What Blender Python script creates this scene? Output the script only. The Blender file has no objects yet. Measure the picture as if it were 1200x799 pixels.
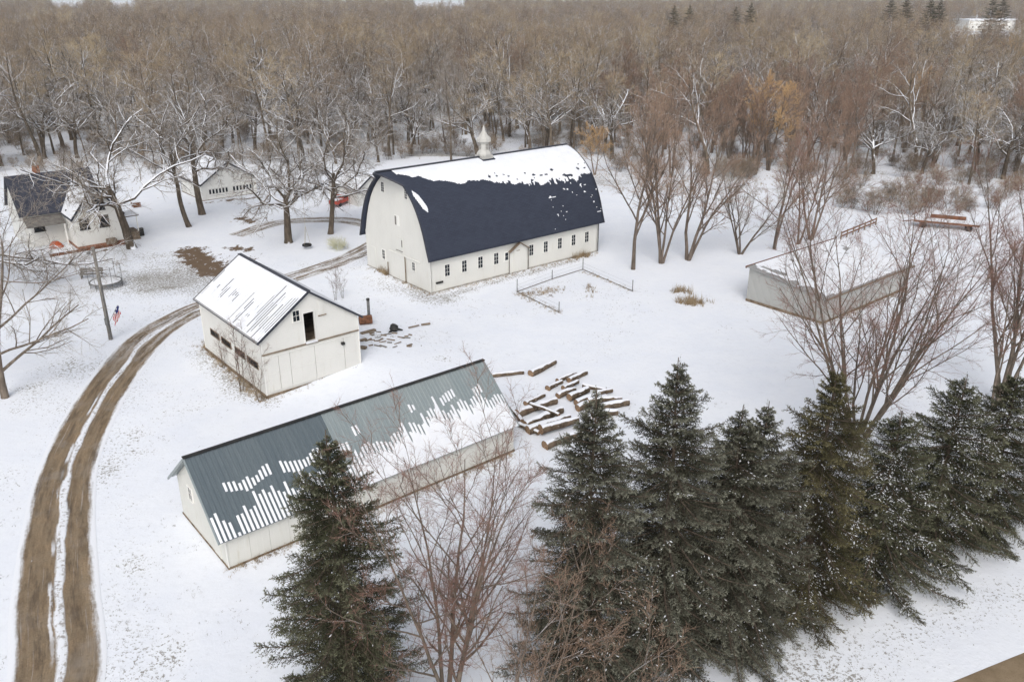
import bpy, math, random
import numpy as np
from mathutils import Vector, Matrix

# ------------------------------------------------------------------ camera, sky, sun, exposure
scene = bpy.context.scene
CAM_H = 27.0
FOC = 990.0                      # focal length in pixels of the 1200 px wide photograph
PITCH = math.atan((399.5 + 10.0) / FOC)
cam_d = bpy.data.cameras.new('camera'); cam = bpy.data.objects.new('camera', cam_d)
scene.collection.objects.link(cam); scene.camera = cam
cam.location = (0, 0, CAM_H); cam.rotation_euler = (math.pi / 2 - PITCH, 0, 0)
cam_d.sensor_width = 36.0; cam_d.lens = 36.0 * FOC / 1200.0
cam_d.clip_start = 0.5; cam_d.clip_end = 12000.0

SUN_EL, SUN_AZ = math.radians(42), math.radians(183)      # azimuth clockwise from +Y
world = bpy.data.worlds.new('World'); scene.world = world; world.use_nodes = True
wn = world.node_tree; bg = wn.nodes['Background']
sky = wn.nodes.new('ShaderNodeTexSky'); sky.sky_type = 'NISHITA'; sky.sun_disc = False
sky.sun_elevation = SUN_EL; sky.sun_rotation = SUN_AZ
sky.dust_density = 3.0; sky.air_density = 1.0; sky.ozone_density = 1.0
hs = wn.nodes.new('ShaderNodeHueSaturation'); hs.inputs['Saturation'].default_value = 0.30
wn.links.new(sky.outputs[0], hs.inputs['Color']); wn.links.new(hs.outputs[0], bg.inputs['Color'])
bg.inputs['Strength'].default_value = 0.12
sun_d = bpy.data.lights.new('sun', 'SUN'); sun_o = bpy.data.objects.new('sun', sun_d)
scene.collection.objects.link(sun_o)
sun_d.energy = 0.75; sun_d.angle = math.radians(35); sun_d.color = (1.0, 0.975, 0.945)
sdir = Vector((math.sin(SUN_AZ) * math.cos(SUN_EL), math.cos(SUN_AZ) * math.cos(SUN_EL), math.sin(SUN_EL)))
sun_o.rotation_euler = sdir.to_track_quat('Z', 'Y').to_euler(); sun_o.location = (0, -40, 80)
scene.view_settings.view_transform = 'Standard'; scene.view_settings.look = 'None'
scene.view_settings.gamma = 1.0; scene.view_settings.exposure = 0.52
scene.cycles.use_denoising = True; scene.cycles.denoising_prefilter = 'ACCURATE'
scene.cycles.max_bounces = 6; scene.cycles.diffuse_bounces = 3; scene.cycles.transparent_max_bounces = 6

random.seed(5); RNG = np.random.default_rng(11)
COL = scene.collection

# ------------------------------------------------------------------ pixels -> ground
def ray(x, y):
    cx = (x - 600) / FOC; cy = -(y - 399.5) / FOC
    return (cx, math.cos(PITCH) + cy * math.sin(PITCH), -math.sin(PITCH) + cy * math.cos(PITCH))
def gp(x, y, z=0.0):
    d = ray(x, y); t = (z - CAM_H) / d[2]
    return Vector((d[0] * t, d[1] * t, z))
def at_depth(x, y, Y):
    d = ray(x, y); t = Y / d[1]
    return Vector((d[0] * t, Y, CAM_H + d[2] * t))

AXIS = math.radians(39.65)       # the farm buildings share one axis
E1 = Vector((math.cos(AXIS), math.sin(AXIS), 0)); E2 = Vector((-math.sin(AXIS), math.cos(AXIS), 0))
GAR = Vector((-17.54, 54.4, 0))

def gz(x, y):
    dx, dy = x - GAR.x, y - GAR.y
    lx = dx * E1.x + dy * E1.y; ly = dx * E2.x + dy * E2.y
    b = 0.8 * np.exp(-((lx - 9) ** 2 / 32 + (ly - 3) ** 2 / 50))
    return b + 0.03 * np.sin(x * .45 + 1) * np.sin(y * .38) + 0.03 * np.sin(x * .21 - y * .17)
def onground(v, dz=-0.03):
    return Vector((v[0], v[1], float(gz(v[0], v[1])) + dz))

# ------------------------------------------------------------------ mesh helpers
def mesh_np(name, parts, mats, smooth=True, mat_ids=None):
    """parts: list of (V (n,3), F (m,k)); k is 3 or 4"""
    vs, loops, starts, tot, mi = [], [], [], [], []
    off = 0; lo = 0
    for k, (V, F) in enumerate(parts):
        V = np.asarray(V, np.float32); F = np.asarray(F, np.int32)
        vs.append(V); loops.append((F + off).ravel())
        m, w = F.shape
        starts.append(lo + np.arange(m) * w); tot.append(np.full(m, w))
        mi.append(np.full(m, mat_ids[k] if mat_ids else 0)); off += len(V); lo += m * w
    V = np.concatenate(vs); L = np.concatenate(loops); S = np.concatenate(starts); T = np.concatenate(tot)
    me = bpy.data.meshes.new(name)
    me.vertices.add(len(V)); me.vertices.foreach_set('co', V.ravel())
    me.loops.add(len(L)); me.loops.foreach_set('vertex_index', L.astype(np.int32))
    me.polygons.add(len(S)); me.polygons.foreach_set('loop_start', S.astype(np.int32))
    me.polygons.foreach_set('loop_total', T.astype(np.int32))
    me.polygons.foreach_set('use_smooth', np.full(len(S), smooth))
    me.polygons.foreach_set('material_index', np.concatenate(mi).astype(np.int32))
    for m in (mats if isinstance(mats, (list, tuple)) else [mats]): me.materials.append(m)
    me.update(calc_edges=True); me.validate()
    return me

def link(name, data, parent=None, loc=None, rotz=None, scale=None):
    o = bpy.data.objects.new(name, data); COL.objects.link(o)
    if parent is not None: o.parent = parent
    if loc is not None: o.location = loc
    if rotz is not None: o.rotation_euler = (0, 0, rotz)
    if scale is not None: o.scale = (scale,) * 3 if not hasattr(scale, '__len__') else scale
    return o
def tag(o, label=None, cat=None, group=None, kind=None):
    if label: o['label'] = label
    if cat: o['category'] = cat
    if group: o['group'] = group
    if kind: o['kind'] = kind
    return o
def thing(name, label, cat, loc, rotz=0.0, group=None):
    o = link(name, None, None, loc, rotz); o.empty_display_size = 0.3
    return tag(o, label, cat, group)

class MB:
    def __init__(s): s.v = []; s.f = []
    def add(s, vs, fs):
        b = len(s.v); s.v += [tuple(v) for v in vs]; s.f += [tuple(i + b for i in f) for f in fs]; return s
    def obox(s, c, u, v, w):
        c, u, v, w = Vector(c), Vector(u), Vector(v), Vector(w)
        if u.cross(v).dot(w) < 0: u = -u
        P = [c + a * u + b * v + d * w for d in (-1, 1) for b in (-1, 1) for a in (-1, 1)]
        return s.add(P, [(0, 2, 3, 1), (4, 5, 7, 6), (0, 1, 5, 4), (2, 6, 7, 3), (0, 4, 6, 2), (1, 3, 7, 5)])
    def box(s, x0, x1, y0, y1, z0, z1):
        return s.obox(((x0 + x1) / 2, (y0 + y1) / 2, (z0 + z1) / 2), ((x1 - x0) / 2, 0, 0), (0, (y1 - y0) / 2, 0), (0, 0, (z1 - z0) / 2))
    def prism(s, poly, off):
        """poly: list of points, off: extrusion vector"""
        off = Vector(off); n = len(poly); P = [Vector(p) for p in poly]
        nrm = Vector((0, 0, 0))
        for i in range(n): nrm += P[i].cross(P[(i + 1) % n])
        if nrm.dot(off) > 0: P = P[::-1]
        Q = P + [p + off for p in P]
        fs = [tuple(range(n)), tuple(range(2 * n - 1, n - 1, -1))] + [(i, i + n, (i + 1) % n + n, (i + 1) % n) for i in range(n)]
        fs = [fs[0], fs[1]] + [(a, b, c, d)[::1] for a, b, c, d in fs[2:]]
        return s.add(Q, fs)
    def bar(s, a, b, w, h, up=(0, 0, 1)):
        a, b = Vector(a), Vector(b); d = (b - a); L = d.length; d.normalize()
        sd = d.cross(Vector(up))
        if sd.length < 1e-4: sd = d.cross(Vector((1, 0, 0)))
        sd.normalize(); u2 = sd.cross(d).normalized()
        return s.obox((a + b) / 2, d * L / 2, sd * w / 2, u2 * h / 2)
    def tube(s, pts, rads, n=8, caps=True):
        pts = [Vector(p) for p in pts]; k = len(pts)
        if not hasattr(rads, '__len__'): rads = [rads] * k
        vs = []
        for i, p in enumerate(pts):
            d = (pts[min(i + 1, k - 1)] - pts[max(i - 1, 0)]).normalized()
            u = d.cross(Vector((0, 0, 1)))
            if u.length < 1e-3: u = d.cross(Vector((1, 0, 0)))
            u.normalize(); w = u.cross(d)
            for j in range(n):
                a = 2 * math.pi * j / n; vs.append(p + rads[i] * (math.cos(a) * u + math.sin(a) * w))
        fs = [(i * n + j, i * n + (j + 1) % n, (i + 1) * n + (j + 1) % n, (i + 1) * n + j) for i in range(k - 1) for j in range(n)]
        if caps: fs += [tuple(range(n - 1, -1, -1)), tuple(range((k - 1) * n, k * n))]
        return s.add(vs, fs)
    def mesh(s, name, mat, smooth=False):
        me = bpy.data.meshes.new(name); me.from_pydata(s.v, [], s.f)
        me.materials.append(mat)
        if smooth:
            me.polygons.foreach_set('use_smooth', [True] * len(me.polygons))
        import bmesh
        bm = bmesh.new(); bm.from_mesh(me); bmesh.ops.recalc_face_normals(bm, faces=bm.faces); bm.to_mesh(me); bm.free()
        me.update(); return me
    def build(s, name, mat, parent=None, smooth=False, **k):
        return link(name, s.mesh(name, mat, smooth), parent, **k)

# ------------------------------------------------------------------ materials
class NT:
    def __init__(s, name):
        s.m = bpy.data.materials.new(name); s.m.use_nodes = True; s.t = s.m.node_tree
        s.p = s.t.nodes['Principled BSDF']; s.coord = None
    def n(s, typ, **kw):
        nd = s.t.nodes.new(typ)
        for k, v in kw.items(): setattr(nd, k, v)
        return nd
    def l(s, a, b): s.t.links.new(a, b)
    def pos(s, kind='Object'):
        tc = s.n('ShaderNodeTexCoord'); return tc.outputs[kind]
    def scaled(s, src, sc):
        mp = s.n('ShaderNodeMapping'); mp.inputs['Scale'].default_value = sc; s.l(src, mp.inputs['Vector']); return mp.outputs[0]
    def noise(s, src, scale, detail=4, rough=.6, dist=0):
        x = s.n('ShaderNodeTexNoise'); x.inputs['Scale'].default_value = scale; x.inputs['Detail'].default_value = detail
        x.inputs['Roughness'].default_value = rough; x.inputs['Distortion'].default_value = dist
        s.l(src, x.inputs['Vector']); return x.outputs['Fac']
    def ramp(s, src, a, b, lo=0., hi=1.):
        x = s.n('ShaderNodeMapRange'); x.interpolation_type = 'SMOOTHSTEP'
        x.inputs['From Min'].default_value = a; x.inputs['From Max'].default_value = b
        x.inputs['To Min'].default_value = lo; x.inputs['To Max'].default_value = hi
        s.l(src, x.inputs['Value']); return x.outputs[0]
    def math(s, op, a, b=None, c=None):
        x = s.n('ShaderNodeMath', operation=op)
        for i, v in enumerate((a, b, c)):
            if v is None: continue
            if isinstance(v, (int, float)): x.inputs[i].default_value = v
            else: s.l(v, x.inputs[i])
        return x.outputs[0]
    def mix(s, f, a, b):
        x = s.n('ShaderNodeMix', data_type='RGBA')
        if isinstance(f, (int, float)): x.inputs[0].default_value = f
        else: s.l(f, x.inputs[0])
        for i, v in ((6, a), (7, b)):
            if isinstance(v, tuple): x.inputs[i].default_value = v if len(v) == 4 else v + (1,)
            else: s.l(v, x.inputs[i])
        return x.outputs[2]
    def bump(s, h, strength=.3, dist=.02):
        b = s.n('ShaderNodeBump'); b.inputs['Strength'].default_value = strength; b.inputs['Distance'].default_value = dist
        s.l(h, b.inputs['Height']); s.l(b.outputs[0], s.p.inputs['Normal']); return b
    def done(s, col, rough=.8, spec=.3):
        if isinstance(col, tuple): s.p.inputs['Base Color'].default_value = col + (1,)
        else: s.l(col, s.p.inputs['Base Color'])
        if isinstance(rough, (int, float)): s.p.inputs['Roughness'].default_value = rough
        else: s.l(rough, s.p.inputs['Roughness'])
        s.p.inputs['Specular IOR Level'].default_value = spec
        return s.m

SNOW = (0.83, 0.845, 0.885)
def two(name, a, b, scale=3, sc=(1, 1, 1), lo=.35, hi=.65, rough=.8, spec=.3, bump=None):
    t = NT(name); p = t.scaled(t.pos(), sc); nz = t.noise(p, scale)
    c = t.mix(t.ramp(nz, lo, hi), a, b)
    if bump: t.bump(t.noise(p, bump[0], 6), bump[1], bump[2])
    return t.done(c, rough, spec)
def bark(name, a, b, snow=0.5, cut=.45, scale=4, osc=1.0):
    """bark with snow lying on the upward faces; snow = amount"""
    t = NT(name); p = t.pos(); nz = t.noise(t.scaled(p, (1, 1, .3)), scale)
    c = t.mix(t.ramp(nz, .3, .7), a, b)
    oi = t.n('ShaderNodeObjectInfo')
    dk = t.math('MULTIPLY_ADD', oi.outputs['Random'], .45, .78)
    vm = t.n('ShaderNodeVectorMath', operation='SCALE'); t.l(c, vm.inputs[0]); t.l(dk, vm.inputs['Scale']); c = vm.outputs[0]
    if snow > 0:
        g = t.n('ShaderNodeNewGeometry'); sx = t.n('ShaderNodeSeparateXYZ'); t.l(g.outputs['Normal'], sx.inputs[0])
        nn = t.noise(p, 1.1 * osc, 3); f = t.math('ADD', sx.outputs['Z'], t.math('MULTIPLY', t.math('SUBTRACT', nn, .5), .9))
        f = t.math('MULTIPLY', t.ramp(f, cut, cut + .12), snow); c = t.mix(f, c, SNOW)
    return t.done(c, .9, .15)
def twigm(name, a, b):
    t = NT(name); oi = t.n('ShaderNodeObjectInfo'); nz = t.noise(t.pos(), .35, 2)
    f = t.math('ADD', t.math('MULTIPLY', oi.outputs['Random'], .6), t.math('MULTIPLY', t.ramp(nz, .3, .7), .4))
    return t.done(t.mix(f, a, b), .9, .1)

MAT = {}
def build_materials():
    # snow ground -----------------------------------------------------------
    t = NT('snow_ground'); p = t.pos()
    big = t.noise(p, .045, 3); mid = t.noise(p, .35, 4)
    fine = t.noise(p, 5.2, 4, .7); ff = t.noise(p, 15.0, 2, .6)
    dens = t.math('ADD', t.ramp(big, .42, .68, 0, .15), t.ramp(mid, .5, .75, 0, .085))
    at = t.n('ShaderNodeAttribute', attribute_name='mud'); mud = at.outputs['Fac']
    gr = t.n('ShaderNodeAttribute', attribute_name='grass').outputs['Fac']
    dens = t.math('ADD', dens, t.math('MULTIPLY', gr, .17))
    speck = t.ramp(t.math('ADD', t.math('ADD', t.math('MULTIPLY', fine, .7), t.math('MULTIPLY', ff, .3)), dens), .715, .79)
    gcol = t.mix(t.noise(p, 2.2, 2), (.13, .105, .075), (.23, .205, .15))
    snow = t.mix(t.ramp(mid, .3, .7), (.81, .835, .89), (.85, .87, .91))
    mot = t.noise(p, 1.9, 7, .75); snow = t.mix(t.ramp(mot, .48, .74, 0, .22), snow, (.60, .61, .63))
    snow = t.mix(t.ramp(t.noise(t.scaled(p, (1, .35, 1)), 7.5, 5, .75), .58, .78, 0, .35), snow, (.50, .49, .47))
    c = t.mix(t.math('MULTIPLY', speck, .8), snow, gcol)
    mn = t.noise(t.scaled(p, (1, .6, 1)), 1.1, 6, .75); mm = t.ramp(t.math('ADD', mud, t.math('MULTIPLY', t.math('SUBTRACT', mn, .5), 2.6)), .55, .72)
    mc = t.mix(t.noise(p, .9, 4), (.105, .065, .04), (.19, .135, .085))
    c = t.mix(mm, c, mc)
    h = t.math('ADD', t.math('MULTIPLY', t.noise(p, 1.3, 5), 1.0), t.math('MULTIPLY', fine, .25))
    t.bump(h, .35, .10); MAT['ground'] = t.done(c, .75, .25)
    # driveway --------------------------------------------------------------
    t = NT('gravel_drive'); uv = t.n('ShaderNodeUVMap', uv_map='UVMap').outputs[0]
    sp = t.n('ShaderNodeSeparateXYZ'); t.l(uv, sp.inputs[0]); p = t.pos()
    u = sp.outputs[0]; v = sp.outputs[1]
    st = t.noise(t.scaled(uv, (1.6, .10, 1)), 3, 5, .7); fn = t.noise(p, 5, 5, .7)
    wob = t.math('ADD', t.math('MULTIPLY', t.math('SUBTRACT', st, .5), .32), t.math('MULTIPLY', t.math('SUBTRACT', fn, .5), .10))
    au = t.math('ABSOLUTE', u)
    edge = t.ramp(t.math('ADD', au, t.math('MULTIPLY', wob, 1.1)), .76, .92)
    lowf = t.noise(t.scaled(uv, (0, .09, 1)), 1.0, 3); low2 = t.noise(t.scaled(uv, (0, .06, 1)), 1.3, 3)
    cen = t.math('ADD', t.math('MULTIPLY', t.math('SUBTRACT', lowf, .5), .5), .07); cw = t.ramp(low2, .3, .7, .02, .15)
    mid1 = t.ramp(t.math('SUBTRACT', t.math('ADD', t.math('ABSOLUTE', t.math('SUBTRACT', u, cen)), t.math('MULTIPLY', wob, .8)), cw), -.02, .05, 1, 0)
    on2 = t.ramp(t.noise(t.scaled(uv, (0, .12, 1)), 1.1, 2), .48, .56)
    mid2 = t.math('MULTIPLY', on2, t.ramp(t.math('ADD', t.math('ABSOLUTE', t.math('ADD', u, t.math('SUBTRACT', .22, t.math('MULTIPLY', lowf, .2)))), t.math('MULTIPLY', wob, .9)), .0, .06, 1, 0))
    far = t.ramp(v, 38, 62); fr = t.ramp(t.math('ADD', st, t.math('MULTIPLY', t.math('SUBTRACT', fn, .5), .5)), .42, .62)
    mid1 = t.math('MULTIPLY', mid1, t.ramp(t.math('ADD', fn, t.math('MULTIPLY', t.math('SUBTRACT', st, .5), .8)), .36, .5, .35, 1))
    sm = t.math('MAXIMUM', t.math('MAXIMUM', edge, mid1), t.math('MULTIPLY', mid2, .8))
    sm = t.math('MAXIMUM', sm, t.math('MULTIPLY', t.math('MULTIPLY', far, fr), .85))
    patch = t.ramp(t.math('ADD', t.noise(t.scaled(uv, (3.2, .22, 1)), 2.2, 5, .75), t.math('MULTIPLY', t.math('SUBTRACT', fn, .5), .4)), .66, .78)
    sm = t.math('MAXIMUM', sm, t.math('MULTIPLY', patch, .75))
    dust = t.ramp(t.noise(t.scaled(uv, (7, .07, 1)), 2.0, 7, .8), .55, .8, 0, .6); sm = t.math('MAXIMUM', sm, dust)
    gcol = t.mix(t.ramp(st, .3, .7), (.15, .105, .065), (.33, .24, .15))
    gcol = t.mix(t.ramp(t.noise(p, 1.1, 4), .35, .7), gcol, (.25, .19, .125))
    gcol = t.mix(t.ramp(t.noise(p, 14, 2), .45, .75, 0, .5), gcol, (.10, .075, .05))
    gcol = t.mix(t.ramp(t.noise(t.scaled(uv, (2.2, .16, 1)), 1.6, 5, .7), .46, .64, 0, .75), gcol, (.095, .07, .048))
    gcol = t.mix(t.ramp(t.noise(p, .33, 4), .5, .7, 0, .5), gcol, (.30, .26, .215))
    c = t.mix(sm, gcol, (.83, .845, .88)); t.bump(t.math('ADD', t.math('MULTIPLY', fn, .7), sm), .5, .04)
    MAT['drive'] = t.done(c, .85, .25)
    # road ------------------------------------------------------------------
    t = NT('road'); p = t.pos(); c = t.mix(t.ramp(t.noise(p, 1.4, 5), .3, .7), (.225, .165, .10), (.30, .225, .145))
    c = t.mix(t.ramp(t.noise(p, 18, 2), .5, .75, 0, .5), c, (.14, .10, .065)); t.bump(t.noise(p, 20, 3), .4, .01)
    MAT['road'] = t.done(c, .85, .25)
    # painted timber walls ----------------------------------------------------
    def paint(name, base, stain, wave=None, amt=.55, axis='Z', sc=6.0):
        t = NT(name); p = t.pos()
        nz = t.noise(t.scaled(p, (1.2, 1.2, .18)), 2.4, 6, .7); n2 = t.noise(p, .5, 4); n3 = t.noise(p, 4.5, 5, .7)
        f = t.math('MULTIPLY', t.ramp(nz, .54, .82), amt); c = t.mix(f, base, stain)
        c = t.mix(t.ramp(n2, .35, .75, 0, .35), c, tuple(x * .86 for x in base))
        c = t.mix(t.math('MULTIPLY', t.ramp(n3, .66, .8), .35), c, (.30, .25, .19))
        if wave:
            w = t.n('ShaderNodeTexWave', bands_direction=axis, wave_profile='SAW'); w.inputs['Scale'].default_value = wave
            t.l(p, w.inputs['Vector']); t.bump(t.math('ADD', w.outputs['Fac'], t.math('MULTIPLY', n3, .3)), .45, .02)
        else: t.bump(n3, .25, .01)
        MAT[name] = t.done(c, .7, .3)
    paint('barn_wall', (.70, .69, .645), (.52, .475, .39), wave=2.2)
    paint('garage_wall', (.70, .69, .65), (.50, .45, .36), wave=1.9)
    paint('shed_wall', (.66, .655, .61), (.50, .46, .36), wave=1.0, axis='X', amt=.7)
    paint('grey_wall', (.42, .42, .40), (.30, .25, .20), wave=1.0, axis='X', amt=.8)
    paint('house_wall', (.74, .73, .69), (.58, .54, .46), wave=2.6)
    paint('weathered', (.50, .49, .46), (.36, .33, .28), amt=.5)
    paint('white_trim', (.78, .77, .73), (.6, .56, .48), amt=.3)
    MAT['foundation'] = two('foundation', (.12, .085, .055), (.27, .21, .15), 3, rough=.9, bump=(6, .5, .03))
    MAT['concrete'] = two('concrete', (.28, .26, .23), (.45, .43, .39), 2.5, rough=.9, bump=(6, .5, .03))
    # roofs -----------------------------------------------------------------
    t = NT('shingle_roof'); p = t.pos(); br = t.n('ShaderNodeTexBrick'); br.inputs['Scale'].default_value = 1.0
    br.inputs['Brick Width'].default_value = .45; br.inputs['Row Height'].default_value = .16; br.inputs['Mortar Size'].default_value = .012
    uv = t.n('ShaderNodeUVMap', uv_map='UVMap').outputs[0]; t.l(uv, br.inputs['Vector'])
    for k, cc in (('Color1', (.033, .039, .058)), ('Color2', (.041, .048, .070)), ('Mortar', (.023, .027, .039))): br.inputs[k].default_value = cc + (1,)
    c = t.mix(t.ramp(t.noise(p, .6, 4), .3, .7, 0, .35), br.outputs['Color'], (.047, .055, .079)); t.bump(br.outputs['Fac'], -.3, .01)
    MAT['shingle'] = t.done(c, .85, .2)
    MAT['roof_edge'] = two('roof_edge', (.030, .033, .045), (.05, .052, .065), rough=.5)
    def metal(name, a, b, rough=.45):
        t = NT(name); p = t.pos(); nz = t.noise(t.scaled(p, (2.5, .5, .5)), 2, 5, .7); oi = t.n('ShaderNodeObjectInfo')
        c = t.mix(t.math('ADD', t.math('MULTIPLY', t.ramp(nz, .3, .75), .6), t.math('MULTIPLY', oi.outputs['Random'], .4)), a, b)
        c = t.mix(t.ramp(t.noise(p, 3.2, 5, .75), .66, .8, 0, .4), c, (.20, .16, .12))
        t.p.inputs['Metallic'].default_value = .35; MAT[name] = t.done(c, rough, .4)
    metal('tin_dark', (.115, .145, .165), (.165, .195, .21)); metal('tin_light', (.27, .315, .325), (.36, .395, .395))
    metal('tin_grey', (.30, .30, .29), (.42, .41, .40)); metal('roof_tin', (.30, .30, .305), (.40, .395, .385))
    MAT['navy_roof'] = two('navy_roof', (.028, .032, .048), (.055, .058, .075), 2, rough=.8)
    MAT['grey_roof'] = two('grey_roof', (.12, .11, .10), (.2, .185, .165), 2, rough=.85)
    t = NT('roof_snow'); p = t.pos(); t.bump(t.noise(p, 2.5, 5), .3, .04)
    MAT['snow'] = t.done(t.mix(t.ramp(t.noise(p, .8, 4), .3, .7), (.77, .785, .825), (.83, .84, .865)), .75, .25)
    # small things ------------------------------------------------------------
    t = NT('window_glass'); c = t.mix(t.ramp(t.noise(t.pos(), 1.5, 2), .4, .6), (.008, .011, .016), (.03, .036, .043)); MAT['glass'] = t.done(c, .2, .22)
    MAT['dark'] = two('dark_interior', (.010, .009, .008), (.02, .018, .016), 2, rough=.95)
    MAT['old_wood'] = two('old_wood', (.14, .105, .075), (.28, .22, .16), 2, (1, 1, 8), rough=.9, bump=(6, .4, .01))
    MAT['grey_wood'] = two('grey_wood', (.15, .14, .125), (.27, .25, .225), 3, (4, 4, 1), rough=.9, bump=(6, .4, .01))
    MAT['post'] = two('post_metal', (.09, .095, .10), (.17, .17, .165), 3, rough=.6)
    MAT['rust'] = two('rust', (.10, .045, .025), (.22, .10, .055), 3, rough=.9, bump=(8, .4, .01))
    MAT['rubber'] = two('rubber', (.014, .014, .015), (.03, .03, .03), 3, rough=.8)
    MAT['black'] = two('black_paint', (.018, .018, .018), (.035, .033, .03), 3, rough=.6)
    MAT['red'] = two('red_paint', (.42, .06, .045), (.52, .10, .07), 2, rough=.5)
    MAT['orange'] = two('orange_cover', (.36, .07, .025), (.46, .11, .04), 2, rough=.6)
    MAT['brick'] = two('red_brick', (.22, .10, .06), (.33, .17, .11), 5, rough=.9)
    MAT['rope'] = two('rope', (.35, .3, .22), (.45, .4, .3), 5, rough=.9)
    MAT['log_end'] = two('log_end', (.20, .125, .075), (.31, .21, .13), 8, rough=.9)
    MAT['log'] = bark('log_bark', (.070, .052, .037), (.17, .128, .09), 1.0, .62, 3)
    MAT['dry_grass'] = two('dry_grass', (.22, .16, .095), (.38, .29, .18), 1, rough=.9)
    MAT['lawn_tuft'] = two('lawn_tuft', (.085, .072, .05), (.17, .145, .10), 1, rough=.9)
    MAT['yellow_net'] = two('yellow_shrub', (.55, .54, .36), (.68, .67, .50), 2, rough=.9)
    # vegetation ----------------------------------------------------------------
    MAT['bark_oak'] = bark('bark_oak', (.062, .050, .038), (.135, .108, .082), 1.0, .27)
    MAT['bark_wood'] = bark('bark_wood', (.078, .063, .048), (.165, .134, .102), 1.0, .25)
    MAT['bark_maple'] = bark('bark_maple', (.10, .08, .063), (.205, .168, .135), .5, .8)
    MAT['bark_red'] = bark('bark_red', (.10, .08, .065), (.20, .16, .13), .5, .75)
    MAT['twig_oak'] = bark('twig_oak', (.15, .118, .085), (.29, .235, .17), .6, .55)
    MAT['twig_tan'] = twigm('twig_tan', (.22, .162, .105), (.58, .465, .30))
    MAT['twig_brown'] = twigm('twig_brown', (.13, .098, .075), (.42, .325, .23))
    MAT['twig_grey'] = twigm('twig_grey', (.24, .205, .172), (.38, .33, .275))
    MAT['twig_red'] = twigm('twig_red', (.27, .175, .130), (.39, .275, .200))
    MAT['twig_maple'] = twigm('twig_maple', (.21, .115, .092), (.31, .19, .15))
    MAT['twig_orange'] = twigm('twig_orange', (.50, .32, .16), (.62, .43, .24))
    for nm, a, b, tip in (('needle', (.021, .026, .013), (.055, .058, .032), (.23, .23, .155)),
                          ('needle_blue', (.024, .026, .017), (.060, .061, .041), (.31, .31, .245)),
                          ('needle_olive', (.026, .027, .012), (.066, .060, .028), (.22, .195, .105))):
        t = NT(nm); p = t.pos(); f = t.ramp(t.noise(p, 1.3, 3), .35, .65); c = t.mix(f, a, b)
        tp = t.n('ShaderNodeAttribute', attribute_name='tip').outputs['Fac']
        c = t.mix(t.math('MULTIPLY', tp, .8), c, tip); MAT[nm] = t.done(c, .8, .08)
    MAT['spruce_bark'] = two('spruce_bark', (.06, .045, .035), (.13, .10, .075), 4, rough=.9)
build_materials()

# ------------------------------------------------------------------ ground, driveway, road
def axis_coords(lo, hi, step, outer):
    a = list(np.arange(lo, hi + 1e-6, step))
    return np.array(sorted([lo - d for d in outer]) + a + sorted([hi + d for d in outer]))
def build_ground():
    xs = axis_coords(-105, 105, .85, (15, 60, 160, 500, 1500, 4500)); ys = axis_coords(14, 180, .85, (15, 60, 160, 500, 1500, 4500))
    X, Y = np.meshgrid(xs, ys); Z = gz(X, Y)
    V = np.stack([X, Y, Z], -1).reshape(-1, 3); nx = len(xs); ny = len(ys)
    i = np.arange(nx - 1)[None] + nx * np.arange(ny - 1)[:, None]
    F = np.stack([i, i + 1, i + nx + 1, i + nx], -1).reshape(-1, 4)
    me = mesh_np('ground', [(V, F)], MAT['ground'])
    x, y = V[:, 0], V[:, 1]
    mud = np.zeros(len(V)); gr = np.zeros(len(V))
    def seg(a, b, w, amp, arr):
        a, b = np.array(a), np.array(b); d = b - a; L2 = (d * d).sum()
        tt = np.clip(((x - a[0]) * d[0] + (y - a[1]) * d[1]) / L2, 0, 1)
        r = np.hypot(x - a[0] - tt * d[0], y - a[1] - tt * d[1])
        np.maximum(arr, amp * np.clip(1.25 - r / w, 0, 1), out=arr)
    def px(a): v = gp(*a); return (v.x, v.y)
    for a, b, w, am in (((222, 295), (250, 318), 2.6, 1.0), ((240, 300), (268, 312), 2.6, .62), ((272, 291), (288, 292), 1.6, .85), ((282, 256), (296, 260), 1.6, .85),
                        ((265, 318), (300, 300), 2.0, .5), ((240, 238), (305, 231), 1.0, .75), ((430, 395), (480, 404), 1.8, .40), ((455, 400), (470, 402), 1.0, .62),
                        ((100, 300), (150, 286), .8, .6), ((300, 250), (330, 262), 1.2, .5), ((648, 347), (618, 345), .7, .6), ((1005, 700), (1060, 690), 1.5, .5)):
        seg(px(a), px(b), w, am, mud)
    for a, b, w, am in (((110, 300), (260, 340), 9, .8), ((300, 300), (420, 300), 7, .55), ((430, 330), (510, 352), 3, 1.0), ((440, 380), (520, 420), 5, .7), ((60, 620), (60, 799), 8, .35), ((150, 640), (160, 799), 2.5, .9), ((120, 520), (150, 640), 2.2, .7),
                        ((235, 415), (315, 475), 1.6, 1.0), ((270, 670), (620, 530), 1.0, .8), ((940, 790), (1200, 690), 2.8, 1.0), ((700, 350), (1000, 330), 10, .35), ((640, 200), (1200, 220), 14, .8), ((100, 470), (10, 560), 5, .5),
                        ((510, 350), (700, 298), .9, 1.0), ((0, 480), (120, 420), 5, .5)):
        seg(px(a), px(b), w, am, gr)
    gr[(y > 150)] = .8
    for nm, arr in (('mud', mud), ('grass', gr)):
        at = me.attributes.new(nm, 'FLOAT', 'POINT'); at.data.foreach_set('value', arr.astype(np.float32))
    tag(link('ground', me), 'snow-covered farmyard ground with dead grass poking through', kind='structure')

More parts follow.
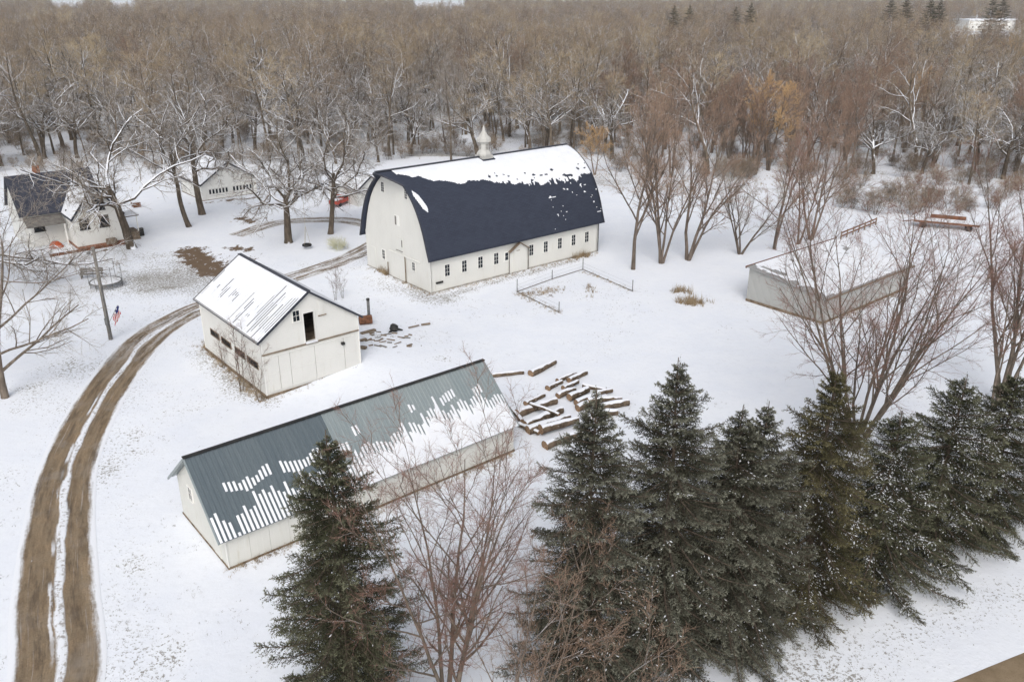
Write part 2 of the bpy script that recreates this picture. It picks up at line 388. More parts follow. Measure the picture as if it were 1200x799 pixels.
def catmull(P, n=14):
    P = [np.array(p, float) for p in P]; P = [2 * P[0] - P[1]] + P + [2 * P[-1] - P[-2]]; out = []
    for i in range(1, len(P) - 2):
        for k in range(n):
            t = k / n; a, b, c, d = P[i - 1:i + 3]
            out.append(.5 * ((2 * b) + (c - a) * t + (2 * a - 5 * b + 4 * c - d) * t * t + (3 * b - a - 3 * c + d) * t ** 3))
    out.append(P[-2]); return np.array(out)
def ribbon(name, centre, widths, mat, label, prof, lift=.012):
    c = catmull([list(p) + [w] for p, w in zip(centre, widths)]); W = c[:, 2]; c = c[:, :2]
    d = np.gradient(c, axis=0); d /= np.linalg.norm(d, axis=1)[:, None]; nrm = np.stack([d[:, 1], -d[:, 0]], 1)
    s = np.concatenate([[0], np.cumsum(np.linalg.norm(np.diff(c, axis=0), axis=1))])
    us = np.array([u for u, _ in prof]); hz = np.array([h for _, h in prof])
    XY = c[:, None] + nrm[:, None] * (us[None, :, None] * W[:, None, None] / 2)
    Z = gz(XY[..., 0], XY[..., 1]) + lift + hz[None]
    V = np.concatenate([XY, Z[..., None]], -1).reshape(-1, 3); m = len(us); n = len(c)
    i = np.arange(m - 1)[None] + m * np.arange(n - 1)[:, None]
    F = np.stack([i, i + 1, i + m + 1, i + m], -1).reshape(-1, 4)
    me = mesh_np(name, [(V, F)], mat)
    uv = me.uv_layers.new(name='UVMap'); idx = F.ravel()
    U = np.stack([np.tile(us, n)[idx], np.repeat(s, m)[idx]], 1); uv.data.foreach_set('uv', U.astype(np.float32).ravel())
    return tag(link(name, me), label, kind='structure')
build_ground()
DRIVE = [(-17.2, 20.0), (-19.3, 27.5), (-22.0, 32.9), (-25.35, 40.15), (-27.85, 46.85), (-30.0, 57.3), (-30.5, 67.5), (-27.6, 75.5), (-22.2, 82.5), (-17.5, 90.0), (-15.2, 98), (-17.5, 103), (-22.5, 105.6), (-29.5, 104.0), (-33, 98)]
DW = [3.9, 3.9, 3.9, 3.6, 3.5, 3.6, 3.7, 3.5, 3.3, 3.2, 3.2, 3.2, 3.1, 3.0, 2.6]
ribbon('driveway', DRIVE, DW, MAT['drive'], 'curving brown gravel driveway with two wheel tracks through the snow',
       [(-1, 0), (-.9, .02), (-.75, .012), (-.45, .0), (-.2, .008), (-.1, .03), (0, .02), (.1, .045), (.2, .01), (.45, .0), (.75, .012), (.9, .02), (1, 0)])
rd = Vector((.9218, .3876)); rn = Vector((rd.y, -rd.x)); r0 = Vector((20.6, 28.38))
ribbon('road', [tuple(r0 + rd * s + rn * 3.2) for s in (-40, -20, 0, 20, 40)], [6.4] * 5, MAT['road'], 'tan country road at the lower corner beyond the spruces',
       [(-1, -.004), (-.96, .02), (-.6, .03), (0, .045), (.6, .03), (1, 0)])

# ------------------------------------------------------------------ building helpers
def window(parent, o, ux, un, w, h, frame_mat, cols=2, rows=3, fr=.07, depth=.06, name='window', glass='glass'):
    o, ux, un = Vector(o), Vector(ux), Vector(un); uz = Vector((0, 0, 1))
    b = MB()
    for s in (-1, 1):
        b.obox(o + ux * s * (w / 2 + fr / 2) + un * depth / 2, ux * fr / 2, un * depth / 2, uz * (h / 2 + fr))
    b.obox(o + uz * (h / 2 + fr / 2) + un * depth / 2, ux * w / 2, un * depth / 2, uz * fr / 2)
    f = b.build(name, frame_mat, parent)
    MB().obox(o - uz * (h / 2 + fr / 2) + un * (depth * .75), ux * (w / 2 + fr * 1.4), un * depth * .75, uz * fr / 2).build('sill', frame_mat, f)
    MB().obox(o + un * .01, ux * w / 2, un * .01, uz * h / 2).build('pane', MAT[glass], f)
    m = MB()
    for i in range(1, cols): m.obox(o + ux * (w * (i / cols - .5)) + un * .03, ux * .011, un * .01, uz * h / 2)
    for j in range(1, rows): m.obox(o + uz * (h * (j / rows - .5)) + un * .033, ux * w / 2, un * .01, uz * .011)
    if m.v: m.build('muntin', frame_mat, f)
    return f

def vnoise(seed):
    r = np.random.default_rng(seed); tab = r.random(4096)
    def f(x):
        x = np.asarray(x, float); i = np.floor(x).astype(int); t = x - i; t = t * t * (3 - 2 * t)
        return tab[i % 4096] * (1 - t) + tab[(i + 1) % 4096] * t
    return f
def noise2(seed):
    r = np.random.default_rng(seed); tab = r.random((256, 256))
    def f(x, y):
        x = np.asarray(x, float); y = np.asarray(y, float)
        i = np.floor(x).astype(int); j = np.floor(y).astype(int); a = x - i; b = y - j; a = a * a * (3 - 2 * a); b = b * b * (3 - 2 * b)
        g = lambda p, q: tab[p % 256, q % 256]
        return (g(i, j) * (1 - a) + g(i + 1, j) * a) * (1 - b) + (g(i, j + 1) * (1 - a) + g(i + 1, j + 1) * a) * b
    return f
def snow_sheet(name, posfn, U, Vv, maskfn, thick, parent, soft=.15, kind='stuff'):
    """snow lying on a roof: posfn(u,v)->(P,N) arrays, kept where mask>0, thinning to nothing at its edges"""
    uu, vv = np.meshgrid(U, Vv, indexing='ij'); Pp, Nn = posfn(uu, vv); m = maskfn(uu, vv)
    th = thick * np.clip(m / soft, 0, 1) + .004
    V = (Pp + Nn * th[..., None]).reshape(-1, 3); nv = len(Vv)
    i = nv * np.arange(len(U) - 1)[:, None] + np.arange(nv - 1)[None]
    F = np.stack([i, i + nv, i + nv + 1, i + 1], -1).reshape(-1, 4)
    keep = (m.reshape(-1)[F] > 0).sum(1) >= 3
    F = F[keep]; used = np.unique(F); mp = np.zeros(len(V), int); mp[used] = np.arange(len(used))
    me = mesh_np(name, [(V[used], mp[F])], MAT['snow'])
    o = link(name, me, parent)
    if kind: o['kind'] = kind
    return o

# ------------------------------------------------------------------ the arched-roof barn
def build_barn():
    B = Vector((-7.82, 77.18, 0)); L, W = 22.6, 11.8; c = W / 2
    t = thing('barn', 'large white barn with arched dark navy shingle roof half under snow', 'barn', B, AXIS)
    prof = [(6.45, 3.35), (6.12, 4.3), (5.72, 5.6), (5.25, 6.75), (4.65, 7.85), (3.95, 8.78), (3.15, 9.55), (2.2, 10.28), (1.1, 10.8), (0, 11.12)]
    us = np.array([a for a, b in prof][::-1]); zs = np.array([b for a, b in prof][::-1])
    full = [(-a, b) for a, b in prof] + [(a, b) for a, b in prof[::-1][1:]]         # y offset from the centre, z
    # walls
    MB().box(0, L, 0, .22, .0, 3.95).build('wall', MAT['barn_wall'], t)
    MB().box(0, L, W - .22, W, .0, 3.95).build('wall', MAT['barn_wall'], t)
    inner = [(max(-c + .0, min(c, y * .945)), z - .16) for y, z in full]
    g = [(c - c, 0), (W, 0), (W, 3.9)] + [(c + y, z) for y, z in inner[::-1] if abs(y) < c - .01 and z > 3.9] + [(0, 3.9)]
    for x0 in (-.012, L - .2):
        MB().prism([(x0, y, z) for y, z in g], (.212, 0, 0)).build('gable_wall', MAT['barn_wall'], t)
    MB().box(-.05, L + .05, -.05, W + .05, -.2, .14).build('foundation', MAT['concrete'], t)
    # roof shell
    x0, x1 = -.42, L + .42
    n = len(full); ys = np.array([c + a for a, b in full]); zz = np.array([b for a, b in full])
    fy = np.interp(np.linspace(0, n - 1, 55), np.arange(n), ys); fz = np.interp(np.linspace(0, n - 1, 55), np.arange(n), zz)
    for _ in range(3):
        fy[1:-1] = .25 * fy[:-2] + .5 * fy[1:-1] + .25 * fy[2:]; fz[1:-1] = .25 * fz[:-2] + .5 * fz[1:-1] + .25 * fz[2:]
    m = len(fy); s = np.concatenate([[0], np.cumsum(np.hypot(np.diff(fy), np.diff(fz)))])
    hood = lambda z, x: np.where(x < 0, -1.55 * np.clip((z - 10.05) / 1.05, 0, 1), 0)
    xs = np.array([x0, 0, L, x1]); nx = len(xs)
    def shell(dz):
        dy = np.gradient(fy); dd = np.gradient(fz); ln = np.hypot(dy, dd); ny, nz = -dd / ln, dy / ln
        V = np.zeros((nx, m, 3))
        V[..., 0] = xs[:, None] + np.where(xs[:, None] < 0, hood(fz[None], -1), 0); V[..., 1] = (fy + ny * dz)[None]; V[..., 2] = (fz + nz * dz)[None]
        return V.reshape(-1, 3)
    i = m * np.arange(nx - 1)[:, None] + np.arange(m - 1)[None]
    F = np.stack([i, i + m, i + m + 1, i + 1], -1).reshape(-1, 4)
    me = mesh_np('roof', [(shell(0), F)], MAT['shingle']); uv = me.uv_layers.new(name='UVMap')
    idx = F.ravel(); U = np.stack([np.repeat(xs, m)[idx], np.tile(s, nx)[idx]], 1); uv.data.foreach_set('uv', U.astype(np.float32).ravel())
    roof = link('roof', me, t)
    mod = roof.modifiers.new('thick', 'SOLIDIFY'); mod.thickness = .12; mod.offset = -1
    # rake trim following the arch, ridge cap
    for xa in (0, nx - 1):
        pts = [Vector(v) for v in shell(-.06).reshape(nx, m, 3)[xa]]
        MB().tube(pts, .085, 6).build('rake_trim', MAT['roof_edge'], roof)
    MB().bar((x0 - 1.5, c, 11.13), (x1, c, 11.13), .34, .07).build('ridge_cap', MAT['roof_edge'], roof)
    # snow on the upper roof
    fyn = fy; half = m // 2
    arc = lambda v: (np.interp(v, s, fy), np.interp(v, s, fz))
    sr = s[half]
    def posn(u, v):
        y, z = arc(v); y2, z2 = arc(v + .02); ty, tz = y2 - y, z2 - z; ln = np.hypot(ty, tz) + 1e-9
        hx = np.where(u < 0, 1, 0) * 0
        return np.stack([u, y, z], -1), np.stack([np.zeros_like(u), -tz / ln, ty / ln], -1)
    ex = [0, 1.75, 4.1, 6, 8.3, 10, 12.2, 14.7, 17.1, 19.7, 22.6]; ez = [10.75, 10.42, 9.75, 9.45, 9.5, 9.2, 8.7, 8.35, 8.2, 8.25, 8.5]
    sarc = lambda z: np.interp(z, fz[:half + 1], s[:half + 1])
    n1, n2, n3 = vnoise(1), vnoise(2), noise2(3)
    def mask(u, v):
        e = sarc(np.interp(u, ex, ez)); comb = np.clip((u - 9) / 5, 0, 1) * np.clip((23 - u) / 3, 0, 1)
        teeth = comb * (n1(u * 6.5) - .5) * 1.15 + (n2(u * 1.6) - .5) * .5 + (n3(u * 3, v * 4) - .5) * .5 * comb
        mm = v - e + teeth
        hole = (n3(u * 2.2 + 40, v * 5) - .80) * comb * np.clip(1.6 - (v - e), 0, 1.5)
        mm = np.where(hole > 0.0, -1, mm)
        mm = np.where((n3(u * 4 + 9, v * 6 + 3) > .80) & (n3(u * .7, v * .6 + 77) > .5) & (u > 15.5) & (v > .4), .06, mm)    # stray bits low down
        side = np.minimum(u + .25, L + .38 - u)
        cup = np.maximum(abs(u - 11.2) - .80, 0) + np.maximum(sr - v - 1.25, 0)
        return np.minimum(np.minimum(mm, side), np.where((abs(u - 11.2) < .80) & (v > sr - 1.05), -1, 9))
    snow_sheet('snow', posn, np.arange(-.3, L + .42, .10), np.arange(0.1, sr - .14, .085), mask, .05, roof)
    def mask2(u, v): return np.minimum(np.minimum(s[-1] - 5.2 + (n2(u * 1.3) - .5) - v, u + .3), L + .38 - u)
    snow_sheet('snow', posn, np.arange(-.3, L + .42, .25), np.arange(sr + .14, s[-1] - 3, .2), mask2, .05, roof)
    def mask3(u, v): return .45 - np.hypot((u - .25 - (9.2 - np.interp(v, s, fz)) * .35) * 1.5, 0) - np.maximum(np.abs(np.interp(v, s, fz) - 8.6) - .55, 0)
    snow_sheet('snow', posn, np.arange(-.3, 1.6, .06), np.arange(2, sr - 1, .07), mask3, .05, roof)
    # cupola
    cu = link('cupola', None, t, loc=(11.25, c, 0)); 
    b = MB(); r = .62
    b.prism([(-.68, 0, 10.5), (-.68, -.68, 10.45), (-.68, -.68, 11.25), (-.68, .68, 11.25), (-.68, .68, 10.45)], (1.36, 0, 0))
    me = b.mesh('base', MAT['weathered']); link('base', me, cu)
    ring = [(.80, 11.25), (.80, 11.42), (.56, 11.75), (.53, 12.6), (.78, 12.62), (.78, 12.95), (.45, 13.25), (.22, 13.65), (.07, 14.1), (.0, 14.3)]
    def octo(rs, name, mat):
        pts = [(0, 0, z) for _, z in rs]; V = []; 
        for rr, z in rs:
            for k in range(8):
                a = math.pi / 8 + k * math.pi / 4; V.append((rr * math.cos(a), rr * math.sin(a), z))
        F = [(i * 8 + j, i * 8 + (j + 1) % 8, (i + 1) * 8 + (j + 1) % 8, (i + 1) * 8 + j) for i in range(len(rs) - 1) for j in range(8)]
        MB().add(V, F).build(name, mat, cu)
    octo(ring[:4], 'body', MAT['weathered']); octo(ring[4:], 'cupola_roof', MAT['weathered']); octo([(.05, 12.62), (.8, 12.62)], 'soffit', MAT['weathered'])
    for k in range(4):
        a = k * math.pi / 2 + math.pi / 4 * 0; d = Vector((math.cos(a), math.sin(a), 0)); q = Vector((-d.y, d.x, 0))
        for zz_ in (11.9, 12.05, 12.2, 12.35): MB().obox(d * .52 + Vector((0, 0, zz_)), q * .15, d * .03, Vector((0, 0, .025))).build('louvre', MAT['grey_wood'], cu)
    MB().box(-.95, .95, -1.05, -.62, 10.62, 10.74).build('flashing', MAT['roof_edge'], cu)
    # windows: long side
    ux, un = (1, 0, 0), (0, -1, 0)
    for x in (1.97, 4.03, 6.03, 8.05, 12.75, 14.77, 16.8, 18.82, 20.83):
        window(t, (x, 0, 1.99), ux, un, .56, 1.14, MAT['white_trim'], 2, 3)
    window(t, (9.42, 0, 1.95), ux, un, .42, .8, MAT['white_trim'], 1, 2, fr=.12)
    gx, gn = (0, -1, 0), (-1, 0, 0)
    for y, z, w, h in ((7.8, 9.1, .52, .95), (3.6, 9.1, .46, .92), (8.35, 2.05, .5, .95), (2.8, 2.08, .48, .82)):
        window(t, (-.012, y, z), gx, gn, w, h, MAT['white_trim'], 2, 4 if z > 5 else 3)
    v = MB(); v.obox((-.03, 5.5, 6.15), (.02, 0, 0), (0, .42, 0), (0, 0, .52)); vo = v.build('vent_shutter', MAT['white_trim'], t)
    MB().obox((-.055, 5.68, 6.15), (.01, 0, 0), (0, .14, 0), (0, 0, .45)).build('shutter_gap', MAT['grey_wood'], vo)
    h = MB(); h.obox((-.035, 5.25, 3.85), (.025, 0, 0), (0, .58, 0), (0, 0, .68)); ho = h.build('hay_hatch', MAT['barn_wall'], t)
    MB().obox((-.07, 4.72, 3.95), (.02, 0, 0), (0, .04, 0), (0, 0, .35)).build('strap_hinge', MAT['black'], ho)
    MB().obox((-.07, 5.25, 3.14), (.03, 0, 0), (0, .6, 0), (0, 0, .03)).build('ledge', MAT['grey_wood'], ho)
    d = MB(); d.obox((-.055, 5.65, 1.4), (.035, 0, 0), (0, 1.32, 0), (0, 0, 1.28)); do = d.build('sliding_door', MAT['barn_wall'], t)
    MB().obox((-.12, 4.22, 1.4), (.03, 0, 0), (0, .05, 0), (0, 0, 1.35)).build('door_post', MAT['old_wood'], do)
    MB().obox((-.12, 7.5, .75), (.03, 0, 0), (0, .05, 0), (0, 0, .7)).build('door_post', MAT['old_wood'], do)
    MB().obox((-.08, 4.4, 2.76), (.05, 0, 0), (0, 2.75, 0), (0, 0, .05)).build('door_track', MAT['white_trim'], do)
    d = MB(); d.obox((-.04, 10.5, 1.38), (.025, 0, 0), (0, .5, 0), (0, 0, 1.05)); d.build('side_door', MAT['barn_wall'], t)
    MB().obox((-.03, -.02, 1.9), (.03, 0, 0), (0, .04, 0), (0, 0, 1.8)).build('corner_board', MAT['white_trim'], t)
    MB().obox((L + .02, -.03, 1.7), (.04, 0, 0), (0, .05, 0), (0, 0, 1.65)).build('corner_board', MAT['post'], t)
    # gabled door in the long side
    e = MB(); e.prism([(9.75, -.10, .05), (12.1, -.10, .05), (12.1, -.10, 2.45), (11.0, -.10, 3.12), (9.75, -.10, 2.45)], (0, .098, 0)); eo = e.build('door_surround', MAT['barn_wall'], t)
    for a, b_ in (((9.6, -.25, 2.38), (10.97, -.25, 3.18)), ((12.25, -.25, 2.38), (11.03, -.25, 3.18))):
        MB().bar(a, b_, .38, .06).build('door_hood', MAT['old_wood'], eo)
    MB().obox((10.9, -.13, 1.35), (.6, 0, 0), (0, .03, 0), (0, 0, 1.2)).build('door', MAT['barn_wall'], eo)
    MB().obox((10.85, -.165, 2.35), (.22, 0, 0), (0, .012, 0), (0, 0, .03)).build('door_bar', MAT['old_wood'], eo)
    MB().obox((1.0, -.06, .95), (.4, 0, 0), (0, .06, 0), (0, 0, .09)).build('vent', MAT['black'], t)
    for xx in (9.72, 12.3): MB().box(xx - .03, xx + .03, -.14, -.05, 0, 2.5).build('downpipe', MAT['grey_wood'], t)
build_barn()

# ------------------------------------------------------------------ two-storey white garage with snowy roof
def ribbed_panel(name, w, length, mat, ribs=3):
    """one roof sheet: x across, y up the slope, z normal"""
    b = MB(); xs = []
    st = w / ribs
    for k in range(ribs):
        x = k * st; xs += [(x, .0), (x + .02, .03), (x + .06, .03), (x + .08, 0)]
    xs.append((w - .006, 0)); n = len(xs)
    V = [(x, 0, z) for x, z in xs] + [(x, length, z) for x, z in xs]
    V += [(x, 0, z - .012) for x, z in xs] + [(x, length, z - .012) for x, z in xs]
    F = [(i, i + 1, n + i + 1, n + i) for i in range(n - 1)] + [(2 * n + i + 1, 2 * n + i, 3 * n + i, 3 * n + i + 1) for i in range(n - 1)]
    F += [(i + 1, i, 2 * n + i, 2 * n + i + 1) for i in range(n - 1)]
    return MB().add(V, F).mesh(name, mat)
def slope_frame(o, along, up):
    """matrix whose x runs along the eave and y up the slope"""
    x = Vector(along).normalized(); y = Vector(up).normalized(); z = x.cross(y)
    m = Matrix((x, y, z)).transposed().to_4x4(); m.translation = Vector(o); return m

def build_garage():
    t = thing('garage', 'white two-storey garage with snowy gable roof and open loft door', 'garage', GAR, AXIS)
    W, L = 7.7, 11.5; zr = 7.35; ze = 4.42; sl = (zr - ze) / (W / 2 + .3); top = lambda x: zr - .12 - sl * abs(x - W / 2)
    wm = MAT['garage_wall']
    def strip(xa, xb, z0, z1=None, y0=0., th=.16, name='wall', mat=wm):
        pts = [(xa, y0, z0), (xb, y0, z0)]
        if z1 is None:
            pts += [(xb, y0, top(xb))]
            if xa < W / 2 < xb: pts.append((W / 2, y0, top(W / 2)))
            pts += [(xa, y0, top(xa))]
        else: pts += [(xb, y0, z1), (xa, y0, z1)]
        return MB().prism(pts, (0, th, 0)).build(name, mat, t)
    strip(0, 3.36, 3.38, name='loft_wall'); strip(4.2, W, 3.38, name='loft_wall'); strip(3.36, 4.2, 5.72, name='loft_wall'); strip(3.36, 4.2, 3.38, 3.52, name='loft_wall')
    strip(0, W, .25, 3.38, .015, .14, 'front_wall'); strip(0, W, .2, None, L - .16, .16, 'back_wall')
    for xx in (0, W - .16): MB().box(xx, xx + .16, .165, L - .165, .25, ze - .05).build('side_wall', wm, t)
    MB().box(.2, W - .2, .3, L - .3, 3.2, 3.3).build('loft_floor', MAT['old_wood'], t)
    MB().box(-.06, W + .06, -.06, L + .06, -.3, .26).build('foundation', MAT['foundation'], t)
    MB().box(-.02, W + .02, -.06, .01, 3.32, 3.42).build('belt_board', MAT['old_wood'], t)
    fr = MB()
    for a, b in ((3.30, 3.36), (4.2, 4.26)): fr.box(a, b, -.04, .0, 3.5, 5.78)
    fr.box(3.36, 4.2, -.04, 0, 5.72, 5.78); lo = fr.build('loft_opening', MAT['white_trim'], t)
    MB().box(3.33, 4.23, -.22, .0, 3.44, 3.52).build('snowy_sill', MAT['snow'], lo)
    MB().box(3.4, 3.44, .5, .54, 3.5, 5.7).build('post', MAT['old_wood'], lo)
    window(t, (2.82, 0, 5.68), (1, 0, 0), (0, -1, 0), .50, .78, MAT['white_trim'], 2, 2)
    MB().obox((4.83, -.02, 5.85), (.22, 0, 0), (0, .02, 0), (0, 0, .55)).build('shutter', wm, t)
    MB().obox((4.83, -.05, 5.28), (.32, 0, 0), (0, .05, 0), (0, 0, .03)).build('ledge', MAT['old_wood'], t)
    for xa, xb in ((.28, 1.12), (1.16, 2.0), (2.04, 3.95), (3.99, 6.35), (6.39, 7.3)):
        d = MB().box(xa, xb, -.035, .014, .42, 3.12).build('door', wm, t)
        for z in (.5, 1.75, 3.0): MB().box(xa + .03, xb - .03, -.052, -.036, z - .06, z + .06).build('door_rail', wm, d)
    MB().box(.25, 6.9, -.09, -.0, 3.14, 3.2).build('door_track', MAT['white_trim'], t)
    la = MB().box(6.12, 6.36, -.28, -.06, 2.62, 2.8).build('yard_lamp', MAT['black'], t)
    for y0, y1 in ((8.05, 9.7), (5.75, 7.5), (3.2, 4.95), (.9, 2.75)):
        window(t, (0, (y0 + y1) / 2, 2.25), (0, -1, 0), (-1, 0, 0), y1 - y0, .46, MAT['old_wood'], 1, 1, fr=.03, glass='dark')
    for yy in (-.025, L - .02): MB().box(-.03, .05, yy, yy + .045, .25, 4.3).build('corner_board', MAT['white_trim'], t)
    MB().box(W - .04, W + .04, -.03, .03, .25, 4.3).build('corner_board', MAT['white_trim'], t)
    # roof
    for sgn in (-1, 1):
        xe = W / 2 + sgn * (W / 2 + .33); ln = math.hypot(W / 2 + .33, zr - ze)
        y0, y1 = -.25, L + .25
        r = link('roof', None, t); 
        o = (xe, y1, ze) if sgn < 0 else (xe, y0, ze); al = (0, -1, 0) if sgn < 0 else (0, 1, 0)
        up = (-sgn * (W / 2 + .33), 0, zr - ze); M = slope_frame(o, al, up); r.matrix_local = M
        me = ribbed_panel('roof_sheet', 12.0 / 13, ln, MAT['roof_tin'])
        for k in range(13): link('roof_sheet', me, r, loc=(k * 12.0 / 13, 0, 0))
        for ya in (0, 11.96): MB().box(ya - .02, ya + .06, -.03, ln, -.10, .05).build('rake_trim', MAT['roof_edge'], r)
        MB().box(0, 12.0, -.05, .03, -.08, -.02).build('eave_trim', MAT['roof_edge'], r)
        n1, n2 = vnoise(5), noise2(6)
        def posn(u, v): return np.stack([u, v, np.full_like(u, .004)], -1), np.stack([np.zeros_like(u)] * 2 + [np.ones_like(u)], -1)
        def mask(u, v):
            ph = (u % (12 / 39)); gap = np.where(ph < .05, 1, 0)          # ribs stand out in streaks
            st = gap * (n1(np.floor(u / (12 / 39)) * 1.7) > .42) * np.clip((n1(np.floor(u / (12 / 39)) * 3.1 + 50) * 1.1 + np.clip((u - 6) / 6, -.5, .8) * .7) - np.abs(v - .9 - n1(np.floor(u / .3077) * 2.3 + 9) * 1.8) * .55, 0, 1)
            m = .08 - .3 * st + np.where(gap > 0, .0, .06)
            return np.minimum(np.minimum(m, (v - .04) * 2), np.minimum(u - .1, 11.9 - u))
        snow_sheet('snow', posn, np.arange(0, 12.01, 12 / 39 / 8), np.arange(0, ln, .12), mask, .04, r, soft=.1)
    MB().bar((W / 2, -.27, zr + .035), (W / 2, L + .27, zr + .035), .30, .05).build('ridge_cap', MAT['roof_edge'], t)
build_garage()

# ------------------------------------------------------------------ long low shed with patchy snow on a tin roof
def build_shed():
    S = Vector((-14.3, 35.08, 0)); L, W = 18.7, 6.4; t = thing('machine_shed', 'long low white shed with blue-grey ribbed metal roof and melting snow strips', 'shed', S, AXIS)
    yr, zr = 3.25, 5.12; ye, ze = -.32, 1.86; yf, zf = 6.75, 2.3
    top = lambda y: (zr - (yr - y) * (zr - ze) / (yr - ye) if y < yr else zr - (y - yr) * (zr - zf) / (yf - yr)) - .09
    wm = MAT['shed_wall']
    for x0 in (0, L - .12):
        MB().prism([(x0, 0, 0.06), (x0, W, 0.06), (x0, W, top(W)), (x0, yr, top(yr)), (x0, 0, top(0))], (.12, 0, 0)).build('gable_wall', wm, t)
    npan = 17; pw = (L - .25) / npan
    for k in range(npan):
        a = .125 + k * pw
        w = MB().box(a, a + pw - .012, -.01, .08, .10, 2.02).build('wall_panel', wm, t)
    MB().box(.12, L - .12, W - .1, W, .06, top(W)).build('back_wall', wm, t)
    MB().box(.13, L - .13, .08, .11, .08, 2.0).build('wall_frame', MAT['grey_wood'], t)
    MB().box(-.04, L + .04, -.05, W + .04, -.2, .11).build('sill_beam', MAT['foundation'], t)
    window(t, (0, 4.4, 2.3), (0, -1, 0), (-1, 0, 0), .5, .75, MAT['white_trim'], 2, 2)
    MB().box(-.02, .02, -.04, .04, .1, 2.0).build('corner_board', MAT['white_trim'], t)
    MB().obox((-.02, 1.3, 1.1), (.02, 0, 0), (0, .45, 0), (0, 0, .95)).build('door', wm, t)
    ln = math.hypot(yr - ye, zr - ze); x0, x1 = -.42, L + .2; n = 20; w = (x1 - x0) / n
    near = link('roof_slope', None, t); near.matrix_local = slope_frame((x0, ye, ze), (1, 0, 0), (0, yr - ye, zr - ze))
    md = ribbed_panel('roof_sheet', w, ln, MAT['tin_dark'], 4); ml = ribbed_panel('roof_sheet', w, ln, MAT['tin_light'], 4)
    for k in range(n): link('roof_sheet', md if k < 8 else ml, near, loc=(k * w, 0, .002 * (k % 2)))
    far = link('roof_slope', None, t); lf = math.hypot(yf - yr, zr - zf)
    far.matrix_local = slope_frame((x1, yf, zf), (-1, 0, 0), (0, yr - yf, zr - zf))
    mf = ribbed_panel('roof_sheet', w, lf, MAT['tin_light'], 4)
    for k in range(n): link('roof_sheet', mf, far, loc=(k * w, 0, 0))
    for r, l_ in ((near, ln), (far, lf)):
        for xa in (0, n * w - .04): MB().box(xa - .02, xa + .05, 0, l_, -.09, .035).build('rake_trim', MAT['tin_light'], r)
    MB().bar((x0 - .02, yr, zr + .05), (x1 + .02, yr, zr + .05), .24, .06).build('ridge_cap', MAT['black'], t)
    n1, n2 = vnoise(15), noise2(16); rs = w / 4
    def posn(u, v): return np.stack([u, v, np.full_like(u, .006)], -1), np.stack([np.zeros_like(u)] * 2 + [np.ones_like(u)], -1)
    def mask(u, v):
        k = np.floor(u / rs); ph = (u - k * rs) / rs; f = v / ln
        inside = .5 - np.abs(ph - .64) * 1.35                                 # the flat between two ribs
        right = np.clip((u - 7.9) / 1.2, 0, 1)
        h = (.19 + .22 * n1(k * .9) ** 1.5 + (n1(k * .13 + 7) - .5) * .12) * (1 - right) + right * (.42 + .22 * n1(k * .8 + 3) + .1 * (n1(k * .11) - .5))
        h = np.where(n1(k * 1.3 + 11) > .93, h + .16, h); h = np.where((n1(k * 1.7 + 31) < .09) & (right < .5), .05, h)
        low = np.minimum((h - f) * 4, inside)
        low = np.where(right > .5, np.maximum(low, np.minimum((h - .12 - f) * 4, .3 - .05 * (ph < .2))), low)
        c0 = .54 + .035 * np.sin(k * .5) + .03 * (n1(k * .7 + 60) - .5); hw = .035 + .055 * n1(k * 1.1 + 90)
        pres = np.where(right < .5, (n1(k * .37 + 200) > .38) & (u > 1.2), n1(k * .45 + 300) > .62)
        c0 = np.where(right > .5, c0 + .13, c0)
        band = np.where(pres, np.minimum((hw - np.abs(f - c0)) * 5, inside), -1)
        return np.minimum(np.maximum(low, band), np.minimum(u - .05, n * w - .05 - u))
    snow_sheet('snow', posn, np.arange(0, n * w, rs / 9), np.arange(.02, ln - .1, .05), mask, .035, near, soft=.15)
    def maskf(u, v): return np.minimum(.3 + 0 * u, lf - .3 - v)
    snow_sheet('snow', posn, np.arange(0.05, n * w - .05, .3), np.arange(.05, lf - .2, .2), maskf, .05, far)
build_shed()

